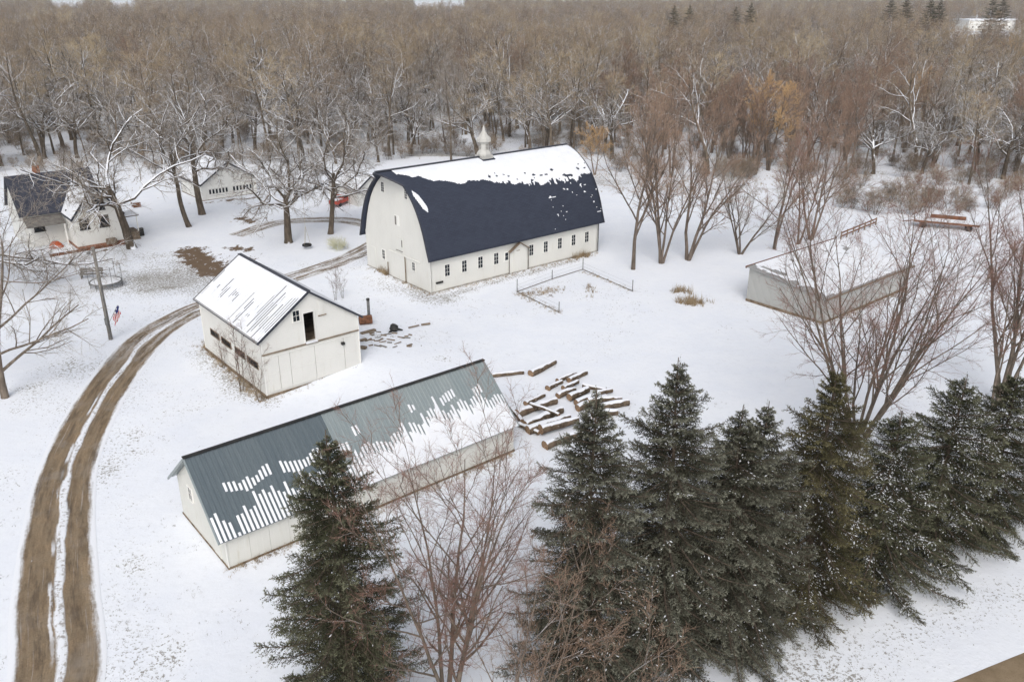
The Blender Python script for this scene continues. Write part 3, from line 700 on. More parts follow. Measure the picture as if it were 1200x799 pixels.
def build_back_shed():
    C = Vector((27.23, 69.1, 0)); L, W = 15.0, 8.0
    t = thing('pole_shed', 'low grey shed with snow-covered flat roof behind the bare maple', 'shed', C, AXIS)
    zf, zb = 2.45, 3.35; wm = MAT['grey_wall']
    for x0 in (0, L - .1): MB().prism([(x0, 0, .2), (x0, W, .2), (x0, W, zb - .05), (x0, 0, zf - .05)], (.1, 0, 0)).build('end_wall', wm, t)
    k = 15; pw = (L - .2) / k
    for i in range(k): MB().box(.1 + i * pw, .1 + (i + 1) * pw - .015, -.01 - .004 * (i % 2), .06, .2, zf - .05).build('wall_panel', wm, t)
    MB().box(.1, L - .1, W - .1, W, .2, zb - .08).build('back_wall', wm, t)
    MB().box(-.04, L + .04, -.08, W + .04, -.2, .24).build('sill_beam', MAT['foundation'], t)
    r = link('roof', None, t); ln = math.hypot(W + .5, zb - zf); r.matrix_local = slope_frame((-.25, -.25, zf - .02), (1, 0, 0), (0, W + .5, zb - zf))
    me = ribbed_panel('roof_sheet', (L + .5) / 16, ln, MAT['tin_grey'])
    for i in range(16): link('roof_sheet', me, r, loc=(i * (L + .5) / 16, 0, 0))
    MB().box(0, L + .5, ln - .05, ln + .05, -.12, .06).build('back_trim', MAT['rust'], r)
    MB().box(0, L + .5, -.06, .0, -.14, .02).build('eave_trim', MAT['old_wood'], r)
    n2 = noise2(26)
    def posn(u, v): return np.stack([u, v, np.full_like(u, .006)], -1), np.stack([np.zeros_like(u)] * 2 + [np.ones_like(u)], -1)
    def mask(u, v): return np.minimum(np.minimum(n2(u * 1.3, v * 1.3) - .05 - np.clip(1 - u / 2.0, 0, 1) * .8, v - .03 - .2 * n2(u * 2, 0 * v)), np.minimum(u - .05, L + .45 - u))
    snow_sheet('snow', posn, np.arange(0, L + .5, .2), np.arange(0, ln - .05, .2), mask, .06, r)
build_back_shed()

# ------------------------------------------------------------------ farmhouse, small garage, far cottage
def gable_block(t, x0, x1, y0, y1, ze, zr, wall, roofm, ridge='y', ov=.3, base=.25, snow=True, name='roof'):
    """walls with a gable roof; ridge along y or x"""
    if ridge == 'y':
        c = (x0 + x1) / 2
        for yy in (y0, y1 - .15): MB().prism([(x0, yy, 0), (x1, yy, 0), (x1, yy, ze), (c, yy, zr - .1), (x0, yy, ze)], (0, .15, 0)).build('gable_wall', wall, t)
        for xx in (x0, x1 - .15): MB().box(xx, xx + .15, y0 + .15, y1 - .15, 0, ze).build('wall', wall, t)
        hw = (x1 - x0) / 2; sl = (zr - ze) / hw
        for s in (-1, 1):
            xe = c + s * (hw + ov); zee = ze - ov * sl + .05
            r = link(name, None, t); o, al = ((xe, y1 + ov, zee), (0, -1, 0)) if s < 0 else ((xe, y0 - ov, zee), (0, 1, 0))
            r.matrix_local = slope_frame(o, al, (-s * (hw + ov), 0, zr - zee)); finish_slope(r, y1 - y0 + 2 * ov, math.hypot(hw + ov, zr - zee), roofm, snow)
    else:
        c = (y0 + y1) / 2
        for xx in (x0, x1 - .15): MB().prism([(xx, y0, 0), (xx, y1, 0), (xx, y1, ze), (xx, c, zr - .1), (xx, y0, ze)], (.15, 0, 0)).build('gable_wall', wall, t)
        for yy in (y0, y1 - .15): MB().box(x0 + .15, x1 - .15, yy, yy + .15, 0, ze).build('wall', wall, t)
        hw = (y1 - y0) / 2; sl = (zr - ze) / hw
        for s in (-1, 1):
            yy = c + s * (hw + ov); zee = ze - ov * sl + .05
            r = link(name, None, t); o, al = ((x0 - ov, yy, zee), (1, 0, 0)) if s < 0 else ((x1 + ov, yy, zee), (-1, 0, 0))
            r.matrix_local = slope_frame(o, al, (0, -s * (hw + ov), zr - zee)); finish_slope(r, x1 - x0 + 2 * ov, math.hypot(hw + ov, zr - zee), roofm, snow)
def finish_slope(r, length, ln, roofm, snow):
    MB().box(0, length, 0, ln, -.10, 0).build('deck', roofm, r)
    for xa in (-.03, length - .03): MB().box(xa, xa + .06, -.02, ln - .02, -.14, .03).build('rake_trim', MAT['roof_edge'], r)
    if snow:
        n2 = noise2(int(length * 100))
        def posn(u, v): return np.stack([u, v, np.full_like(u, .002)], -1), np.stack([np.zeros_like(u)] * 2 + [np.ones_like(u)], -1)
        def mask(u, v): return np.minimum(np.minimum(n2(u * 1.5, v * 1.5) - .06, (v - .05)), np.minimum(u - .05, length - .05 - u))
        snow_sheet('snow', posn, np.arange(0, length + .01, .25), np.arange(0, ln - .02, .2), mask, .08, r)
def build_house():
    t = thing('farmhouse', 'white farmhouse with navy roof and side porch behind the leaning oak', 'house', Vector((-45.07, 95.67, 0)), AXIS)
    w = MAT['house_wall']; z0 = 0
    gable_block(t, -5.2, 0, 0, 6.5, 3.7, 7.0, w, MAT['navy_roof'])
    gable_block(t, -9.4, -1.0, 4.2, 11.5, 3.9, 7.6, w, MAT['navy_roof'], ridge='x', snow=False)
    MB().box(-5.25, .05, -.05, 6.5, -.2, .28).build('foundation', MAT['brick'], t)
    for (x, z, ww, h) in ((-2.25, 4.95, .95, 1.6), (-2.0, 2.75, .85, 1.15)): window(t, (x, 0, z), (1, 0, 0), (0, -1, 0), ww, h, MAT['black'], 2, 2, fr=.12)
    for x in (-4.1,): window(t, (x, 0, 2.75), (1, 0, 0), (0, -1, 0), .8, 1.1, MAT['black'], 2, 2, fr=.12)
    for x in (-7.9,): window(t, (x, 4.2, 2.4), (1, 0, 0), (0, -1, 0), .9, 1.3, MAT['black'], 2, 2, fr=.12)
    for y in (1.6, 4.4): window(t, (0, y, 2.5), (0, 1, 0), (1, 0, 0), .9, 1.2, MAT['black'], 2, 2, fr=.12)
    r = link('porch_roof', None, t); r.matrix_local = slope_frame((-9.4, 2.4, 2.7), (1, 0, 0), (0, 1.8, .75)); MB().box(0, 3.95, 0, 1.9, -.1, 0).build('deck', MAT['grey_roof'], r)
    for x in (-9.2, -5.6): MB().box(x - .07, x + .07, 2.5, 2.64, 0, 2.6).build('porch_post', MAT['white_trim'], t)
    c = MB().box(-6.6, -5.9, 8.2, 8.9, 6.2, 8.3).build('chimney', MAT['brick'], t)
    # side stoop with steps
    st = link('stoop', None, t)
    MB().box(.06, 1.9, 1.0, 3.2, 0, .75).build('landing', MAT['old_wood'], st)
    for k in range(3): MB().box(.3, 1.7, .70 - .3 * k, 1.0 - .3 * k, 0, .56 - .19 * k).build('step', MAT['old_wood'], st)
    for x in (.35, 1.85): MB().box(x - .05, x + .05, 1.0, 1.1, .75, 2.6).build('stoop_post', MAT['white_trim'], st)
    MB().box(.0, 2.1, .8, 3.4, 2.6, 2.72).build('stoop_roof', MAT['grey_roof'], st); MB().box(0.02, 2.08, .82, 3.38, 2.722, 2.80).build('snow', MAT['snow'], st)
    MB().box(1.95, 2.5, 1.3, 1.8, 0, .9).build('utility_box', MAT['black'], st)
    # low retaining board and cellar hatch along the gable wall
    b = thing('garden_edging', 'low rusty brown edging boards running along the farmhouse gable', 'edging', Vector((-45.07, 95.67, 0)), AXIS)
    for k in range(5): MB().box(-8.4 + k * 1.6, -8.4 + k * 1.6 + 1.57, -1.15, -1.03, -.1, .28).build('board', MAT['rust'], b)
    MB().box(-2.2, -1.2, -.95, -.1, -.05, .75).build('cellar_hatch', MAT['old_wood'], t)
build_house()

def build_small_garage():
    t = thing('small_garage', 'small white gable garage with row of dark door windows under the oaks', 'garage', Vector((-43, 116.1, 0)), AXIS)
    gable_block(t, 0, 8.0, 0, 8.0, 2.35, 5.0, MAT['house_wall'], MAT['navy_roof'])
    for x0, x1 in ((.9, 3.75), (4.35, 7.3)):
        d = MB().box(x0, x1, -.05, -.003, .1, 1.95).build('garage_door', MAT['white_trim'], t)
        n = 6; w = (x1 - x0) / n
        for k in range(n): MB().box(x0 + k * w + .1, x0 + (k + 1) * w - .1, -.07, -.051, .85, 1.45).build('pane', MAT['glass'], d)
        for z in (.55, .8, 1.52): MB().box(x0 + .02, x1 - .02, -.06, -.051, z - .012, z + .012).build('panel_line', MAT['grey_wood'], d)
    MB().box(-.04, 8.04, -.04, 8.04, -.2, .1).build('foundation', MAT['foundation'], t)
build_small_garage()
def build_cottage():
    p = gp(420, 243); t = thing('outbuilding', 'small white outbuilding glimpsed between the oaks and the barn', 'outbuilding', p, AXIS)
    gable_block(t, 0, 4.2, 0, 8, 2.4, 4.0, MAT['house_wall'], MAT['grey_roof'], ridge='y')
    window(t, (0, 6.2, 1.6), (0, -1, 0), (-1, 0, 0), .7, .9, MAT['white_trim'], 2, 2); window(t, (2.1, 0, 1.6), (1, 0, 0), (0, -1, 0), .8, .9, MAT['white_trim'], 2, 2)
build_cottage()
def build_red_truck():
    p = gp(400, 240); t = thing('truck', 'red truck parked behind the oak trunk left of the barn', 'truck', onground(p, .0), AXIS + .5); t.scale = (.8, .8, .8)
    MB().prism([(-2.4, -.85, .55), (2.4, -.85, .55), (2.4, -.85, 1.05), (1.2, -.85, 1.15), (-.4, -.85, 1.15), (-2.4, -.85, 1.15)], (0, 1.7, 0)).build('body', MAT['red'], t)
    MB().prism([(-.5, -.8, 1.15), (1.2, -.8, 1.15), (.8, -.8, 1.8), (-.35, -.8, 1.8)], (0, 1.6, 0)).build('cab', MAT['red'], t)
    MB().prism([(-.3, -.82, 1.22), (1.0, -.82, 1.22), (.72, -.82, 1.7), (-.25, -.82, 1.7)], (0, .03, 0)).build('side_window', MAT['glass'], t)
    MB().box(-.3, .75, -.75, .75, 1.802, 1.88).build('snow', MAT['snow'], t); MB().box(-2.3, -.6, -.75, .75, 1.152, 1.25).build('snow', MAT['snow'], t)
    for x in (-1.5, 1.5):
        for y in (-.86, .70): MB().tube([(x, y, .36), (x, y + .16, .36)], .36, 14).build('wheel', MAT['rubber'], t)
build_red_truck()

# ------------------------------------------------------------------ yard things
def lamp_pole():
    p = onground(gp(130, 398)); t = thing('utility_pole', 'tall dark wooden utility pole beside the driveway', 'pole', p)
    MB().tube([(0, 0, 0), (0, 0, 4), (0, 0, 8.05)], [.17, .15, .12], 10).build('shaft', MAT['grey_wood'], t, smooth=True)
    MB().box(-.12, .12, -.24, -.15, 1.4, 2.0).build('meter_box', MAT['post'], t); MB().tube([(.12, -.14, 0), (.1, -.12, 5.5)], .03, 6).build('conduit', MAT['post'], t)
    MB().tube([(0, 0, 7.7), (0, -.5, 7.9), (0, -.9, 7.85)], .035, 6).build('lamp_arm', MAT['post'], t); MB().tube([(0, -.85, 7.86), (0, -.85, 7.66)], [.16, .10], 10).build('lamp_head', MAT['post'], t)
    f = thing('flag', 'red and white striped flag with blue canton hanging from its staff on the pole', 'flag', p + Vector((0, 0, 0)))
    a = Vector((.15, -.05, 1.55)); b = Vector((1.05, .1, 3.05)); MB().tube([a, b], .022, 6).build('staff', MAT['post'], f)
    d = (b - a); V = []; F = []; nu, nv = 13, 10
    for i in range(nu + 1):
        for j in range(nv + 1):
            s = .40 + .6 * (1 - i / nu * 1.0) * 1.0; q = a + d * (.98 - .62 * i / nu)
            dr = j / nv; V.append(q + Vector((.05 + .05 * math.sin(i * 1.7 + j * .9) + .10 * dr, .06 * math.cos(i * 1.9 + j), -.78 * dr + .06 * math.sin(i * 1.3))))
    tmat = {}
    for nm, col in (('stripe_red', (.42, .03, .045)), ('stripe_white', (.75, .74, .72)), ('canton_blue', (.03, .04, .14))): tmat[nm] = two(nm, col, tuple(x * .85 for x in col), 4)
    for k in range(nu):
        F = [(k * (nv + 1) + j, (k + 1) * (nv + 1) + j, (k + 1) * (nv + 1) + j + 1, k * (nv + 1) + j + 1) for j in range(nv) if not (k < 7 and j < 4)]
        MB().add(V, F).build('stripe', tmat['stripe_red' if k % 2 == 0 else 'stripe_white'], f, smooth=True)
    F = [(k * (nv + 1) + j, (k + 1) * (nv + 1) + j, (k + 1) * (nv + 1) + j + 1, k * (nv + 1) + j + 1) for k in range(7) for j in range(4)]
    MB().add(V, F).build('canton', tmat['canton_blue'], f, smooth=True)
lamp_pole()
def trampoline():
    p = onground(gp(125, 336), 0); t = thing('trampoline', 'round trampoline with tall net poles in the snowy yard', 'trampoline', p)
    R = 1.45; ring = [(R * math.cos(a), R * math.sin(a), .62) for a in np.linspace(0, 2 * math.pi, 33)]
    MB().tube(ring, .07, 8, caps=False).build('rim', MAT['post'], t, smooth=True)
    MB().add([(0, 0, .60)] + [(R * .96 * math.cos(a), R * .96 * math.sin(a), .63) for a in np.linspace(0, 2 * math.pi, 25)[:-1]], [(0, i + 1, (i + 1) % 24 + 1) for i in range(24)]).build('mat', MAT['snow'], t)
    for k in range(6):
        a = k * math.pi / 3 + .3; x, y = R * math.cos(a), R * math.sin(a)
        MB().tube([(x, y, 0), (x, y, .62)], .03, 6).build('leg', MAT['post'], t); MB().tube([(x * 1.05, y * 1.05, .3), (x * 1.05, y * 1.05, 2.3)], .025, 6).build('net_pole', MAT['post'], t)
trampoline()
def swing_frame():
    p = onground(gp(108, 326), 0); t = thing('bench', 'weathered wooden bench between the trampoline and the farmhouse', 'bench', p, .2)
    for k in range(3): MB().box(-1.1, 1.1, -.25 + k * .17, -.10 + k * .17, .43, .47).build('seat_plank', MAT['grey_wood'], t)
    for k in range(3): MB().box(-1.1, 1.1, .28, .31, .55 + k * .16, .68 + k * .16).build('back_plank', MAT['grey_wood'], t)
    for x in (-.95, .95):
        MB().box(x - .05, x + .05, -.22, -.14, 0, .43).build('leg', MAT['grey_wood'], t); MB().box(x - .05, x + .05, .22, .28, 0, 1.02).build('leg', MAT['grey_wood'], t)
swing_frame()
def tarp():
    p = onground(gp(66, 290), 0); t = thing('covered_heap', 'small heap under an orange-red cover left of the farmhouse', 'tarp', p, .3); t.scale = (.75, .75, .75)
    V = []; n, m = 14, 5; r = np.random.default_rng(3)
    for j in range(m):
        f = j / (m - 1); rr = 1 - .55 * f ** 2
        for i in range(n):
            a = 2 * math.pi * i / n; k = 1 + .12 * math.sin(5 * a + j) + .05 * r.random(); V.append((1.0 * rr * k * math.cos(a), .6 * rr * k * math.sin(a), 1.0 * f))
    F = [(j * n + i, j * n + (i + 1) % n, (j + 1) * n + (i + 1) % n, (j + 1) * n + i) for j in range(m - 1) for i in range(n)] + [tuple(range((m - 1) * n, m * n))]
    MB().add(V, F).build('cover', MAT['orange'], t, smooth=True); MB().box(-.5, .5, -.28, .28, .05, .8).build('bundle', MAT['rust'], t)
    MB().tube([(1.02 * math.cos(a), .63 * math.sin(a), .12) for a in np.linspace(0, 2 * math.pi, 20)], .02, 5, caps=False).build('rope', MAT['rope'], t)
tarp()
def bird_box():
    p = onground(gp(160, 243), 0); t = thing('crate', 'rusty brown crate standing in the snow behind the farmhouse', 'crate', p, AXIS)
    for k in range(4): MB().box(-.5, .5, -.4 + .2 * k, -.22 + .2 * k, .62, .66).build('slat', MAT['rust'], t)
    for y in (-.4, .36):
        for k in range(3): MB().box(-.5, .5, y, y + .04, .04 + .2 * k, .2 + .2 * k).build('slat', MAT['rust'], t)
    MB().box(-.48, .48, -.38, .38, .67, .74).build('snow', MAT['snow'], t)
bird_box()
def tire_swing():
    p = onground(gp(360, 291), 0); t = thing('tire_swing', 'black tire swing hanging from ropes under the gnarled oak', 'tire swing', p)
    r = MB(); n, k = 20, 8; V = []; F = []
    for i in range(n):
        a = 2 * math.pi * i / n
        for j in range(k):
            b = 2 * math.pi * j / k; V.append(((.40 + .15 * math.cos(b)) * math.cos(a), (.40 + .15 * math.cos(b)) * math.sin(a), .42 + .14 * math.sin(b)))
            F.append((i * k + j, ((i + 1) % n) * k + j, ((i + 1) % n) * k + (j + 1) % k, i * k + (j + 1) % k))
    MB().add(V, F).build('tire', MAT['rubber'], t, smooth=True)
    for k in range(3):
        a = k * 2.1; MB().tube([(.4 * math.cos(a), .4 * math.sin(a), .5), (0, 0, 2.6)], .018, 5).build('rope', MAT['rope'], t)
    MB().tube([(0, 0, 2.6), (.05, .1, 7.4)], .018, 5).build('rope', MAT['rope'], t)
tire_swing()
def tank_and_pipe():
    p = onground(gp(429, 384), 0); t = thing('barrel', 'rusty brown barrel lying behind the garage corner', 'barrel', p + Vector((0, 0, .02)), .35)
    MB().tube([(-.55, 0, .38), (-.52, 0, .38), (.52, 0, .38), (.55, 0, .38)], [.33, .38, .38, .33], 18).build('drum', MAT['rust'], t, smooth=False)
    for x in (-.52, -.18, .18, .52): MB().tube([(x - .02, 0, .38), (x + .02, 0, .38)], .40, 18).build('hoop', MAT['rust'], t)
    q = onground(gp(433, 379), 0); t = thing('post', 'upright grey pipe post with dark cap beside the rusty barrel', 'post', q)
    MB().tube([(0, 0, -.1), (0, 0, 1.9)], .13, 10).build('shaft', MAT['post'], t, smooth=True); MB().tube([(0, 0, 1.9), (0, 0, 2.08)], .15, 10).build('cap', MAT['black'], t)
    q = onground(gp(462, 393), 0); t = thing('stump', 'charred dark tree stump on the debris patch', 'stump', q)
    b = MB(); b.tube([(0, 0, -.1), (0, 0, .2), (.05, 0, .5), (.1, .03, .62)], [.5, .38, .34, .22], 9); b.build('bole', MAT['black'], t, smooth=True)
    for a in (0.3, 2.2, 4.1): MB().tube([(.2 * math.cos(a), .2 * math.sin(a), .2), (.75 * math.cos(a), .75 * math.sin(a), .02)], [.14, .05], 6).build('root', MAT['black'], t, smooth=True)
    r = random.Random(8)
    boards = [((424, 400), (440, 394), .14), ((479, 388), (491, 384), .07), ((494, 383), (504, 381), .10), ((423, 418), (430, 419), .16), ((423, 410), (430, 408), .13)]
    lab = ['thick brown board leaning in the snow against the garage corner', 'thin grey pole lying in the snow beyond the stump', 'short dark stick at the far end of the debris', 'dark plank end by the foot of the garage wall', 'short plank in the debris beside the garage wall']
    for (a, b_, w), l in zip(boards, lab):
        A, Bq = onground(gp(*a), .10), onground(gp(*b_), .12); tag(MB().bar(A, Bq, w * 2, w).build('board', MAT['old_wood'], None), l, 'board')
        pass
    for k in range(26):
        x = r.uniform(432, 482); y = r.uniform(396, 416); a = r.uniform(-.5, .9); c = onground(gp(x, y), .05); L = r.uniform(.25, .8)
        d = Vector((math.cos(a), math.sin(a), r.uniform(-.1, .15))) * L / 2
        o = MB().bar(c - d, c + d, r.uniform(.06, .16), r.uniform(.04, .08)).build('scrap_board', MAT['old_wood'] if k % 3 else MAT['grey_wood'], None)
        tag(o, 'scrap of wood half buried in snow on the debris patch right of the garage', 'scrap', 'scraps of wood on the debris patch')
tank_and_pipe()

def fence():
    pts = [(606, 342), (647, 327.5), (683, 316), (741, 342), (655, 367)]; P = [onground(gp(*p), -.1) for p in pts]
    t = thing('fence', 'old open wire fence with thin metal posts in front of the barn', 'fence', P[0]); o = P[0]
    for p, h in zip(P, (1.45, 1.15, 1.35, 1.35, 1.25)):
        q = p - o; MB().box(q.x - .04, q.x + .04, q.y - .03, q.y + .03, 0, h).build('post', MAT['post'], t)
    for a, b in ((0, 1), (1, 2), (2, 3), (0, 4)):
        qa, qb = P[a] - o, P[b] - o
        MB().bar(qa + Vector((0, 0, .17)), qb + Vector((0, 0, .17)), .05, .06).build('bottom_rail', MAT['grey_wood'], t)
        for h in (.5, .85): MB().bar(qa + Vector((0, 0, h)), qb + Vector((0, 0, h)), .008, .008).build('wire', MAT['post'], t)
    # rail fence running on behind the grey shed
    A, Bq = onground(gp(985, 281), 0), onground(gp(1026, 264), 0); t = thing('fence', 'low brown rail fence running on behind the grey pole shed', 'fence', A); n = 6
    for k in range(n + 1):
        q = (Bq - A) * k / n; MB().box(q.x - .06, q.x + .06, q.y - .06, q.y + .06, -.1, 1.0).build('post', MAT['old_wood'], t)
    for h in (.45, .85):
        for k in range(n): MB().bar((Bq - A) * k / n + Vector((0, 0, h)), (Bq - A) * (k + 1) / n + Vector((0, 0, h)), .05, .16).build('rail', MAT['rust'], t)
fence()
def wagon():
    A, Bq = onground(gp(1070, 264), 0), onground(gp(1146, 271), 0); d = Bq - A; L = d.length; t = thing('hay_wagon', 'long rusty flatbed wagon with snow on its deck at the edge of the woods', 'wagon', A, math.atan2(d.y, d.x))
    MB().box(0, L, -.9, -.75, .72, .95).build('side_beam', MAT['rust'], t); MB().box(0, L, .75, .9, .72, .95).build('side_beam', MAT['rust'], t)
    n = 14
    for k in range(n): MB().box(k * L / n + .01, (k + 1) * L / n - .01, -.75, .75, .86, .93).build('deck_board', MAT['old_wood'], t)
    MB().box(.1, L - .1, -.8, .8, .932, 1.02).build('snow', MAT['snow'], t)
    MB().box(L * .25, L * .8, .9, 1.0, .95, 1.45).build('side_rack', MAT['rust'], t)
    for x in (L * .15, L * .85):
        for y in (-.8, .62): MB().tube([(x, y, .4), (x, y + .2, .4)], .40, 14).build('wheel', MAT['rubber'], t)
    MB().tube([(0, 0, .7), (-1.3, 0, .45)], .06, 6).build('drawbar', MAT['rust'], t)
wagon()

# ------------------------------------------------------------------ log pile
def logs():
    z6 = lambda a: (560 + a[0] / 6, 410 + a[1] / 6)
    L = [((335, 395), (465, 330), .17, 0), ((275, 470), (545, 375), .25, 0), ((330, 550), (585, 440), .27, 0), ((370, 430), (570, 505), .13, .42), ((350, 585), (640, 490), .26, 0), ((440, 600), (700, 530), .24, .25), ((470, 690), (720, 600), .24, 0),
         ((235, 425), (310, 520), .14, .1), ((490, 285), (590, 235), .17, 0), ((560, 340), (680, 290), .20, 0), ((640, 360), (770, 300), .23, .1), ((600, 300), (700, 250), .16, .2), ((640, 230), (760, 170), .19, 0), ((560, 230), (690, 175), .15, 0),
         ((690, 390), (850, 330), .22, 0), ((700, 430), (900, 350), .22, .05), ((860, 420), (1055, 380), .24, 0), ((900, 360), (1010, 350), .18, 0), ((800, 470), (980, 450), .22, 0), ((770, 400), (950, 380), .2, .3), ((290, 540), (430, 600), .15, .08), ((740, 260), (900, 290), .17, 0), ((820, 330), (940, 300), .18, 0.1),
         ((100, 195), (320, 168), .15, 0), ((370, 185), (540, 98), .22, 0)]
    r = np.random.default_rng(4)
    for k, (a, b, rad, dz) in enumerate(L):
        rad *= 1.25
        A, Bq = onground(gp(*z6(a)), rad * .75 + dz), onground(gp(*z6(b)), rad * .75 + dz); d = Bq - A
        lab, grp = 'snow-dusted cut log in the loose pile behind the spruces', 'cut logs in the pile'
        if k == 23: lab, grp = 'thin dark log lying alone between the shed roof and the log pile', None
        if k == 24: lab, grp = 'stout bark-covered log lying apart, farther from the camera than the pile', None
        if k == 3: lab, grp = 'thin log lying crosswise on top of the log pile', None
        if k == 16: lab, grp = 'rightmost log of the pile, sticking out past the spruce top', None
        if k == 6: lab, grp = 'log lying nearest the camera at the front edge of the pile', None
        n = 6; bend = Vector((r.normal(), r.normal(), abs(r.normal()))) * .03
        pts = [d * (i / (n - 1)) + bend * math.sin(math.pi * i / (n - 1)) for i in range(n)]; rr = [rad * (1.05 - .15 * i / (n - 1)) * (1 + .08 * r.normal()) for i in range(n)]
        b_ = MB(); b_.tube(pts, rr, 10, caps=False); o = b_.build('log', MAT['log'], None, smooth=True, loc=A); tag(o, lab, 'log', grp)
        for i, sg in ((0, 1), (n - 1, -1)):
            MB().tube([pts[i] + d.normalized() * .012 * sg, pts[i] + d.normalized() * .05 * sg], rr[i] * .97, 10).build('cut_end', MAT['log_end'], o)
        if rad > .16:                     # a knot stub
            q = d * .4; s = d.cross(Vector((0, 0, 1))).normalized(); MB().tube([q + s * rad * .8, q + s * (rad + .18) + Vector((0, 0, .12))], [.06, .045], 6).build('branch_stub', MAT['log'], o)
logs()

# ------------------------------------------------------------------ bare trees
def unit(a): return a / (np.linalg.norm(a, axis=-1, keepdims=True) + 1e-9)
def walk(r, P0, D, Ln, n, gn, up):
    N = len(P0); pts = np.zeros((N, n + 1, 3)); pts[:, 0] = P0; d = D.copy()
    for i in range(n):
        d = unit(d + r.normal(0, gn, (N, 3)) + np.array([0, 0, up])); pts[:, i + 1] = pts[:, i] + d * (Ln / n)[:, None]
    return pts
def kids(r, pts, rad, k, t0, t1, ang, asd, lr, n, gn, up, rr, rmin=.004, tip=.35, shape=0.6, lmin=.3):
    """children of every branch at once; lr = length as share of the parent's, shape = how much shorter towards its tip"""
    N, m1, _ = pts.shape; m = m1 - 1
    t = t0 + (t1 - t0) * (np.arange(k)[None] + r.random((N, k))) / k
    f = np.clip(t * m, 0, m - 1e-4); i = f.astype(int); w = (f - i)[..., None]; ar = np.arange(N)[:, None]
    a, b = pts[ar, i], pts[ar, i + 1]; P0 = (a * (1 - w) + b * w).reshape(-1, 3); T = unit(b - a).reshape(-1, 3)
    R = (rad[ar, i] * (1 - w[..., 0]) + rad[ar, i + 1] * w[..., 0]).reshape(-1)
    plen = np.linalg.norm(np.diff(pts, axis=1), axis=2).sum(1)
    az = (r.random((N, 1)) * 6.28 + np.arange(k)[None] * 2.4 + r.normal(0, .5, (N, k))).reshape(-1)
    ref = np.where(np.abs(T[:, 2:3]) > .9, np.array([[1., 0, 0]]), np.array([[0, 0, 1.]])); u = unit(np.cross(T, ref)); v = np.cross(T, u)
    an = np.radians(r.normal(ang, asd, len(P0)))[:, None]
    D = np.cos(an) * T + np.sin(an) * (np.cos(az)[:, None] * u + np.sin(az)[:, None] * v)
    Ln = np.maximum((plen[:, None] * lr * (1 - shape * (t - t0) / max(t1 - t0, 1e-3)) * r.uniform(.7, 1.25, (N, k))).reshape(-1), lmin)
    C = walk(r, P0, D, Ln, n, gn, up)
    r0 = np.maximum(R * rr, rmin); rd = r0[:, None] * np.linspace(1, tip, n + 1)[None]
    return C, rd
def tubes(pts, rad, s):
    N, m, _ = pts.shape; T = unit(np.gradient(pts, axis=1)) if m > 1 else None
    d = unit(pts[:, -1] - pts[:, 0]); ref = np.where(np.abs(d[:, 2:3]) > .9, np.array([[1., 0, 0]]), np.array([[0, 0, 1.]]))[:, None]
    u = unit(np.cross(T, np.broadcast_to(ref, T.shape))); v = np.cross(T, u); a = np.arange(s) * 2 * np.pi / s
    V = pts[:, :, None] + rad[:, :, None, None] * (np.cos(a)[None, None, :, None] * u[:, :, None] + np.sin(a)[None, None, :, None] * v[:, :, None])
    base = (np.arange(N) * m * s)[:, None, None] + (np.arange(m - 1) * s)[None, :, None]; j = np.arange(s)[None, None]
    jn = (j + 1) % s; F = np.stack([base + j, base + j + s, base + jn + s, base + jn], -1).reshape(-1, 4)
    return V.reshape(-1, 3), F
def spikes(P0, P1, r):
    """each twig a slim three-sided spike"""
    N = len(P0); d = unit(P1 - P0); ref = np.where(np.abs(d[:, 2:3]) > .9, np.array([[1., 0, 0]]), np.array([[0, 0, 1.]]))
    u = unit(np.cross(d, ref)); v = np.cross(d, u); rr = np.broadcast_to(np.asarray(r), (N,))[:, None]
    V = np.stack([P0 + rr * u, P0 + rr * (-.5 * u + .87 * v), P0 + rr * (-.5 * u - .87 * v), P1], 1).reshape(-1, 3)
    b = (np.arange(N) * 4)[:, None, None]; F = (b + np.array([[0, 3, 1], [1, 3, 2], [2, 3, 0]])[None]).reshape(-1, 3)
    return V, F

